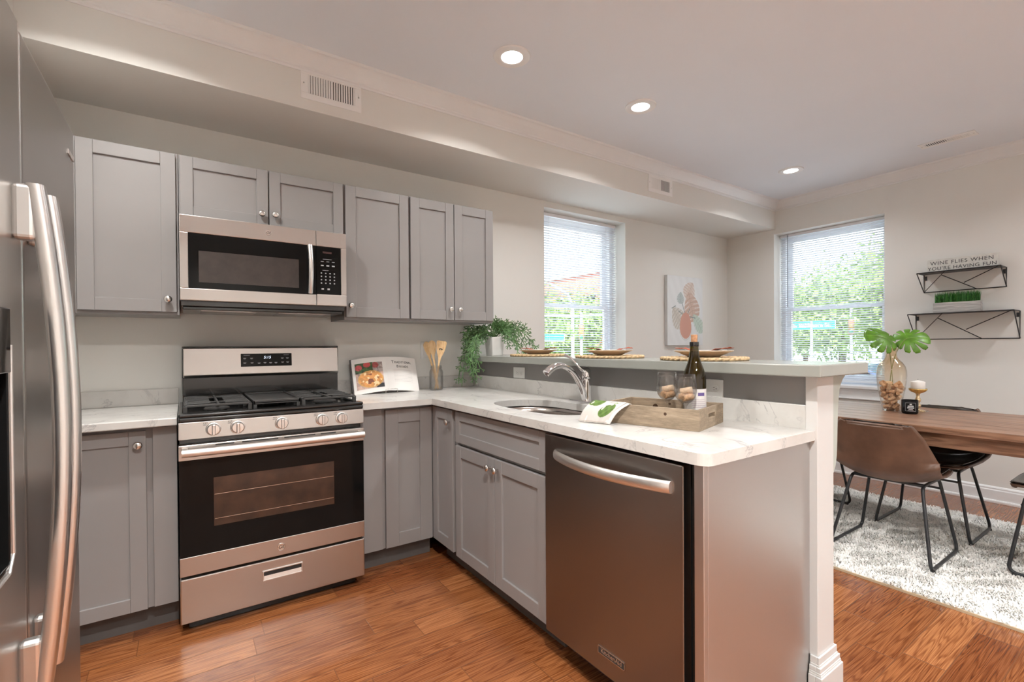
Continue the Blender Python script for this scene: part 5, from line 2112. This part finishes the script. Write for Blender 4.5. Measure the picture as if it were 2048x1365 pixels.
placed = []
def cork_pts(p, a):
    return [p + a * t_ for t_ in (-.0145, -.005, .005, .0145)]
rc = random.Random(77)
PT = np.zeros((0, 3))
n_c = 0
while n_c < 86:
    best = None
    for _ in range(26):
        th, rad = rc.uniform(0, 2 * PI), math.sqrt(rc.random())
        a = Vector((rc.uniform(-1, 1), rc.uniform(-1, 1), rc.uniform(-.75, .75))).normalized()
        z = .014
        while z < .185:
            R0 = vr(z) - .016
            p = Vector((R0 * rad * math.cos(th), R0 * rad * math.sin(th), z))
            ok = True
            cp_ = cork_pts(p, a)
            for c in cork_pts(p, a * 1.3):
                if c.z < .0125 or math.hypot(c.x, c.y) > vr(max(.006, c.z)) - .0118:
                    ok = False
                    break
            if ok and len(PT):
                q = np.array([tuple(c) for c in cp_])
                if (((PT[:, None, :] - q[None]) ** 2).sum(-1) < .0212 ** 2).any():
                    ok = False
            if ok: break
            z += .004
        if ok and z < .185 and (best is None or z < best[0]):
            best = (z, p, a, cp_)
    if best is None: break
    placed.append(best)
    PT = np.concatenate([PT, np.array([tuple(c) for c in best[3]])])
    n_c += 1
for i, (z, p, a, _) in enumerate(placed):
    cork((vx + p.x, vy + p.y, VZ + p.z), a, 'wine cork in the pile inside the amber glass vase', 'corks in the vase', rc.random() < .35)

# leaves
def monstera(label, base, center, tipdir, size, nrm):
    t = thing('monstera_leaf', label, 'leaf', base, world=True)
    bs_, ce = Vector(base), Vector(center)
    tip_ = Vector(tipdir).normalized()
    n_ = Vector(nrm)
    n_ = (n_ - tip_ * n_.dot(tip_)).normalized()
    sd = n_.cross(tip_)
    stem = bez([bs_, bs_.lerp(Vector((vx, vy, VZ + .37)), .8), Vector((vx, vy, VZ + .42)).lerp(ce, .35), ce - tip_ * size * .12 - n_ * .002], 16)
    MB().tube(stem, .0024, 8).build('stem', plain('leaf_stem', (.20, .24, .06), .5), t, smooth='all')
    m = MB()
    # heart-shaped blade with narrow slits between the lobes
    nth, nr = 180, 9
    slits = [math.radians(q) for q in (34, 62, 92, 122, -34, -62, -92, -122)]
    def P(along, across, s):
        z = -.9 * across * across / size - .55 * along * along / size + .12 * abs(across)
        return ce + tip_ * along + sd * (s * across) + n_ * z
    vs = []
    for i in range(nth + 1):
        th = -PI + 2 * PI * i / nth
        Rr = size * (.47 + .13 * math.cos(th) - .02 * math.cos(2 * th)) * (1 - .55 * math.exp(-((PI - abs(th)) / .16) ** 2))
        for c_ in slits:
            if abs(th - c_) < .062: Rr *= .50
            elif abs(th - c_) < .12: Rr *= .93
        for k in range(nr + 1):
            q = k / nr
            bend = .10 * q * math.sin(th)
            vs.append(P(Rr * q * math.cos(th - bend) - size * .12, abs(Rr * q * math.sin(th - bend)), 1 if th > 0 else -1))
    m.add(vs, [(i * (nr + 1) + k, i * (nr + 1) + k + 1, (i + 1) * (nr + 1) + k + 1, (i + 1) * (nr + 1) + k) for i in range(nth) for k in range(nr)])
    m.build('blade', M['monst'], t, smooth='all', solid=.0012)
    rb_ = MB().tube([P(size * (-.12 + .56 * k / 10), 0, 1) + n_ * .001 for k in range(11)], .0013, 6)
    rb_.build('midrib', plain('pale_rib', (.30, .50, .12), .5), t, smooth='all')


monstera('glossy monstera leaf spreading over the window side of the amber vase', (vx + .010, vy - .004, VZ + .16), (3.800, 1.222, 1.245), (-.55, .55, .25), .225, (-.62, -.42, .70))
monstera('glossy monstera leaf spreading over the shelf side of the amber vase', (vx - .010, vy + .006, VZ + .16), (3.945, 1.112, 1.240), (.50, -.80, .12), .215, (-.66, -.42, .66))

# ------------------------------------------------------------------ candles
cx_, cy_ = 3.772, 1.072
cj = thing('black_candle_jar', 'black glass jar candle with a white printed label on the dining table', 'candle', (cx_, cy_, VZ))
MB().lathe([(.0005, .001), (.036, .0), (.041, .005), (.0425, .012), (.0425, .084), (.041, .086), (.0395, .084), (.0395, .064), (.0005, .064)], 36, (cx_, cy_, VZ)).build('jar_body', M['bglass'], cj, smooth=True)
MB().cyl((cx_, cy_, VZ + .060), (cx_, cy_, VZ + .068), .0385, 28).build('wax', M['wax'], cj)
ad = math.atan2(-cy_, -cx_)
lf = MB()
def cl_(u, v, w=.9, z0=.016, z1=.072, r=.0430):
    a = ad + (u - .5) * w + .10
    return (cx_ + r * math.cos(a), cy_ + r * math.sin(a), VZ + z0 + (z1 - z0) * v)
for (a_, b_, c_, d_) in ((.0, 1, .018, .0192), (0, 1, .0698, .071), (0, .025, .018, .071), (.975, 1, .018, .071)):
    lf.grid(lambda u, v: cl_(a_ + (b_ - a_) * u, v, 1.25, c_, d_), 8, 1)
lf.build('label_frame', M['legend'], cj, smooth='all')
ll = MB()
for (a_, b_, c_, d_) in ((.22, .78, .045, .051), (.18, .82, .036, .042), (.30, .70, .0285, .0305), (.22, .78, .0235, .0250), (.40, .60, .057, .065), (.25, .75, .0535, .0545)):
    ll.grid(lambda u, v: cl_(a_ + (b_ - a_) * u, v, 1.25, c_, d_), 8, 1)
ll.build('label_print', plain('label_white', (.62, .62, .62), .6), cj, smooth='all')

hx_, hy_ = 3.930, 1.075
chh = thing('candle_holder', 'gold mercury glass pedestal candle holder on the dining table', 'candle holder', (hx_, hy_, VZ))
MB().lathe([(.0005, .003), (.036, .0), (.038, .003), (.034, .009), (.014, .013), (.009, .020), (.015, .032), (.017, .040), (.012, .050), (.009, .056), (.014, .066), (.0165, .076), (.012, .088), (.009, .096), (.010, .110), (.014, .118)], 32, (hx_, hy_, VZ)).build('pedestal', plain('gold_glass', (.72, .58, .36), .08, .75, var=.3, vs=50), chh, smooth='all')
MB().lathe([(.014, .118), (.034, .126), (.047, .138), (.049, .148), (.0475, .149), (.044, .140), (.030, .131), (.0005, .130)], 36, (hx_, hy_, VZ)).build('dish', M['gold'], chh, smooth='all')
wc = thing('pillar_candle', 'short white pillar candle with a pointed top on the gold holder', 'candle', (hx_, hy_, VZ + .1322))
MB().lathe([(.0005, 0), (.036, 0), (.0375, .002), (.0375, .058), (.036, .061), (.015, .067), (.0005, .072)], 36, (hx_, hy_, VZ + .1322)).build('wax_body', M['wax'], wc, smooth=True)
MB().cyl((hx_, hy_, VZ + .1322 + .071), (hx_, hy_, VZ + .1322 + .078), .0012, 6).build('wick', M['slot'], wc)

bd2 = MB()
for k in range(16):
    a = k / 16 * 2 * PI
    bd2.lathe([(.0005, -.004), (.003, -.003), (.0042, 0), (.003, .003), (.0005, .004)], 8, (hx_ + .045 * math.cos(a) + .010, hy_ - .018 + .028 * math.sin(a), VZ + .0044))
single(bd2, 'bead_garland', M['jarglass'], 'string of clear glass beads lying around the gold candle holder', 'beads', (hx_ + .01, hy_ - .018, VZ), smooth='all')
# ------------------------------------------------------------------ street outside
GZ = -0.9
g = MB().box(XR + .32, 70, -25, 60, GZ - .2, GZ).box(-15, XR + .32, YB + .32, 60, GZ - .2, GZ)
struct(g, 'ground', plain('pale_concrete', (.55, .54, .52), .9, var=.08, vs=1.5))
rd = MB().box(9.5, 17.0, -25, 60, GZ, GZ + .012)
struct(rd, 'street', plain('asphalt', (.33, .33, .34), .9, var=.1, vs=2))
leaf_m = plain('tree_leaves', (.24, .36, .10), .6, var=.35, vs=1.2)
leaf_b = plain('far_tree_leaves', (.22, .32, .13), .6, var=.3, vs=.8)
bark = plain('bark', (.12, .09, .06), .9, var=.3, vs=6)


def tree(x, y, h, rad, n, label, seed, mat, lsz=.115):
    rs_ = np.random.RandomState(seed)
    t = thing('tree', label, 'tree', (x, y, GZ), group='trees across the street')
    tk_ = MB().tube([(x, y, GZ), (x + .1, y, GZ + h * .3), (x, y + .1, GZ + h * .6)], [.20, .15, .08], 10)
    for k in range(6):
        a = k * 1.05 + seed
        tk_.tube([(x, y, GZ + h * (.35 + .04 * k)), (x + rad * .6 * math.cos(a), y + rad * .6 * math.sin(a), GZ + h * (.6 + .04 * k))], [.07, .02], 6)
    tk_.build('trunk', bark, t, smooth='all')
    # clumps of leaves
    nc = 46
    cc = rs_.normal(0, 1, (nc, 3))
    cc /= np.linalg.norm(cc, axis=1)[:, None]
    cc *= (rs_.uniform(.35, 1, nc) ** .5)[:, None]
    cc *= np.array([rad * .85, rad * .85, h * .34])
    cc += np.array([0, 0, h * .62])
    idx = rs_.randint(0, nc, n)
    p = cc[idx] + rs_.normal(0, 1, (n, 3)) * np.array([rad * .17, rad * .17, h * .07])
    a = rs_.normal(0, 1, (n, 3))
    a /= np.linalg.norm(a, axis=1)[:, None]
    b = np.cross(a, rs_.normal(0, 1, (n, 3)))
    b /= np.linalg.norm(b, axis=1)[:, None]
    s = rs_.uniform(.6, 1.2, (n, 1)) * lsz
    V = np.stack([p - a * s, p + b * s * .55, p + a * s, p - b * s * .55], 1).reshape(-1, 3)
    me = bpy.data.meshes.new('crown')
    me.from_pydata(V.tolist(), [], [(4 * i, 4 * i + 1, 4 * i + 2, 4 * i + 3) for i in range(n)])
    me.materials.append(mat)
    o = bpy.data.objects.new('crown', me)
    COL.objects.link(o)
    o.parent = t
    return t


tree(24.0, 14.5, 5.0, 3.0, 9000, 'street tree seen at the left side of the dining window', 1, leaf_m)
tree(26.5, 10.2, 5.9, 3.2, 9000, 'street tree seen in the middle of the dining window', 2, leaf_m)
tree(23.0, 6.8, 6.2, 2.8, 9000, 'street tree seen behind the monstera leaves through the window', 3, leaf_m)
tree(38.0, 17.0, 6.5, 5.5, 5200, 'large far tree showing between the nearer trees of the dining window', 4, leaf_b, .26)
tree(12.3, 17.8, 5.0, 2.6, 9000, 'street tree behind the teal sign in the window over the bar', 5, leaf_m)
tree(17.6, 20.2, 5.0, 2.6, 9000, 'street tree in front of the red brick house', 6, leaf_m)
tree(19.5, 31.0, 6.5, 4.8, 5200, 'far tree beyond the street lamp in the window over the bar', 7, leaf_b, .26)


def brick_mat():
    m, n, l, b = new_mat('red_brick')
    v = objco(n, l)
    mp = n.new('ShaderNodeMapping')
    mp.inputs['Rotation'].default_value = (PI / 2, 0, 0)
    l.new(v, mp.inputs[0])
    bt_ = n.new('ShaderNodeTexBrick')
    bt_.inputs['Scale'].default_value = 4
    bt_.inputs['Color1'].default_value = (.42, .11, .07, 1)
    bt_.inputs['Color2'].default_value = (.50, .16, .10, 1)
    bt_.inputs['Mortar'].default_value = (.5, .42, .38, 1)
    l.new(mp.outputs[0], bt_.inputs['Vector'])
    l.new(bt_.outputs['Color'], b.inputs['Base Color'])
    b.inputs['Roughness'].default_value = .9
    return m


bh = thing('brick_house', 'red brick house with white windows beyond the street trees', 'building', (27, 26, GZ))
MB().box(23.4, 33, 22.4, 30, GZ, 6.2).build('wall', brick_mat(), bh)
MB().box(23.2, 33.2, 22.2, 30.2, 6.2, 6.55).build('cornice', M['trim'], bh, bevel=.05)
for kx in range(4):
    for kz in range(2):
        x = 24.6 + kx * 2.1
        z = .3 + kz * 2.7
        w_ = MB().box(x, x + 1.1, 22.34, 22.42, z, z + 1.7).build('window', M['bglass'], bh)
        MB().box(x - .08, x + 1.18, 22.30, 22.36, z - .1, z).box(x - .08, x + 1.18, 22.30, 22.36, z + 1.7, z + 1.82).box(x - .08, x, 22.30, 22.36, z, z + 1.7).box(x + 1.1, x + 1.18, 22.30, 22.36, z, z + 1.7).build('window_surround', M['trim'], w_)
for kz in range(2):
    for ky in range(2):
        y = 24 + ky * 3
        z = .3 + kz * 2.7
        MB().box(23.34, 23.42, y, y + 1.1, z, z + 1.7).build('window', M['bglass'], bh)

teal = plain('sign_teal', (.01, .22, .15), .5, var=.02)
signw = plain('sign_white', (.85, .85, .85), .5, var=.01)


def street_sign(label, c, w, h, textv, loc):
    d = Vector((c[0], c[1], 0)).normalized()
    r = Vector((d.y, -d.x, 0))
    t = thing('street_sign', label, 'street sign', loc)
    m = MB()
    m.T = face_m(c, r, (0, 0, 1))
    m.box(-w / 2, w / 2, -h / 2, h / 2, -.008, 0)
    m.build('sign_board', teal, t, bevel=.004)
    b_ = MB()
    b_.T = m.T
    for a in ((-w / 2, w / 2, -h / 2, -h / 2 + .008), (-w / 2, w / 2, h / 2 - .008, h / 2), (-w / 2, -w / 2 + .008, -h / 2, h / 2), (w / 2 - .008, w / 2, -h / 2, h / 2)):
        b_.box(*a, .0, .003)
    b_.build('border', signw, t)
    if textv:
        text_mb(textv, h * .60, m.T @ Matrix.Translation((0, 0, .002)), .002, bold=.002).build('lettering', signw, t)
    return t, r


gal = plain('galvanised_pole', (.55, .56, .57), .5, .5, var=.05)
sn1, r1 = street_sign('teal street name sign lettered E Baltimore St, seen through the dining window', (14.068, 6.136, 1.709), 1.09, .235, 'E. Baltimore St.', (14.068, 6.136, GZ))
MB().tube([(14.09, 6.146, GZ), (14.09, 6.146, 1.82)], .035, 10).build('post', gal, sn1, smooth=True)
sn2, r2 = street_sign('teal street name sign seen low in the window over the raised bar', (9.95, 12.75, 1.49), 1.5, .25, '', (9.95, 12.75, GZ))
MB().tube([(9.97, 12.77, GZ), (9.97, 12.77, 1.62)], .035, 10).build('post', gal, sn2, smooth=True)


def signal(label, x, y, z, arm=None, k_=.6):
    t = thing('traffic_signal', label, 'traffic light', (x, y, GZ))
    d = Vector((x, y, 0)).normalized()
    r = Vector((d.y, -d.x, 0))
    T = face_m((x, y, z), r, (0, 0, 1)) @ Matrix.Scale(k_, 4)
    m = MB(); m.T = T
    m.box(-.17, .17, -.5, .5, -.22, 0)
    m.build('housing', plain('signal_housing', (.20, .12, .06), .5), t, bevel=.03)
    for k, (c, s) in enumerate((((1, .08, .04), 4.0), ((.25, .15, .02), 0), ((.02, .15, .08), 0))):
        q = MB(); q.T = T
        q.lathe([(.0005, .02), (.08, .015), (.12, 0)], 20, (0, .32 - .32 * k, 0))
        q.build('signal_lens', emis('signal_red', c, s) if s else plain('signal_dark', c, .3), t, smooth=True)
    p = MB()
    p.tube([(x + d.x * .3, y + d.y * .3, GZ), (x + d.x * .3, y + d.y * .3, z + .75)], .05, 10)
    p.build('pole', gal, t, smooth=True)
    if arm:
        MB().tube([(x + d.x * .3 - r.x * arm, y + d.y * .3 - r.y * arm, z + .62), (x + d.x * .3 + r.x * 1.5, y + d.y * .3 + r.y * 1.5, z + .62)], .04, 10).build('mast_arm', gal, t, smooth=True)
    return t


signal('traffic signal with a lit red lens seen through the dining window', 20.9, 7.72, 1.85)
signal('traffic signal hanging by a long mast arm in the window over the raised bar', 12.05, 13.10, 1.70, 4.0)
sl = thing('street_lamp', 'white street lamp with a curved arm seen through the window over the bar', 'street lamp', (14.9, 16.8, GZ))
MB().tube([(14.9, 16.8, GZ), (14.9, 16.8, 3.0), (14.75, 16.95, 3.6), (14.2, 17.5, 4.1), (13.7, 18.0, 4.2)], [.09, .07, .06, .05, .05], 10).build('pole', M['trim'], sl, smooth=True)
MB().box(13.3, 13.8, 17.85, 18.3, 4.12, 4.24).build('lamp_head', M['trim'], sl, bevel=.04)


def car(label, x, y, rz, colr, nm):
    t = thing('car', label, 'car', (x, y, GZ + .012), (0, 0, rz), 'cars parked across the street', world=False)
    pr_ = [(-2.15, .35), (-2.2, .62), (-2.1, .80), (-1.6, .88), (-.9, 1.38), (.55, 1.42), (1.15, .98), (1.95, .86), (2.2, .66), (2.22, .35), (1.7, .25), (-1.7, .25)]
    MB().prism(pr_, -.82, .82, 'y').build('body', plain(nm, colr, .25, var=.02, coat=.5), t, bevel=.06, seg=3)
    MB().prism([(-1.42, .90), (-.85, 1.31), (.50, 1.35), (.98, .97)], -.84, .84, 'y').build('windows', M['bglass'], t, bevel=.01)
    for sx_ in (-1.35, 1.35):
        for sy_ in (-.78, .78):
            MB().lathe([(.0005, -.1), (.30, -.1), (.33, -.07), (.33, .07), (.30, .1), (.0005, .1)], 24, (sx_, sy_, .33), axis='y').build('wheel', M['slot'], t, smooth=True)
    return t


car('red car parked across the street', 19.2, 12.3, 1.57, (.45, .03, .02), 'car_red')
car('dark blue car parked across the street', 19.2, 7.4, 1.57, (.03, .05, .12), 'car_blue')
car('white car parked across the street', 19.3, 2.5, 1.57, (.75, .75, .75), 'car_white')
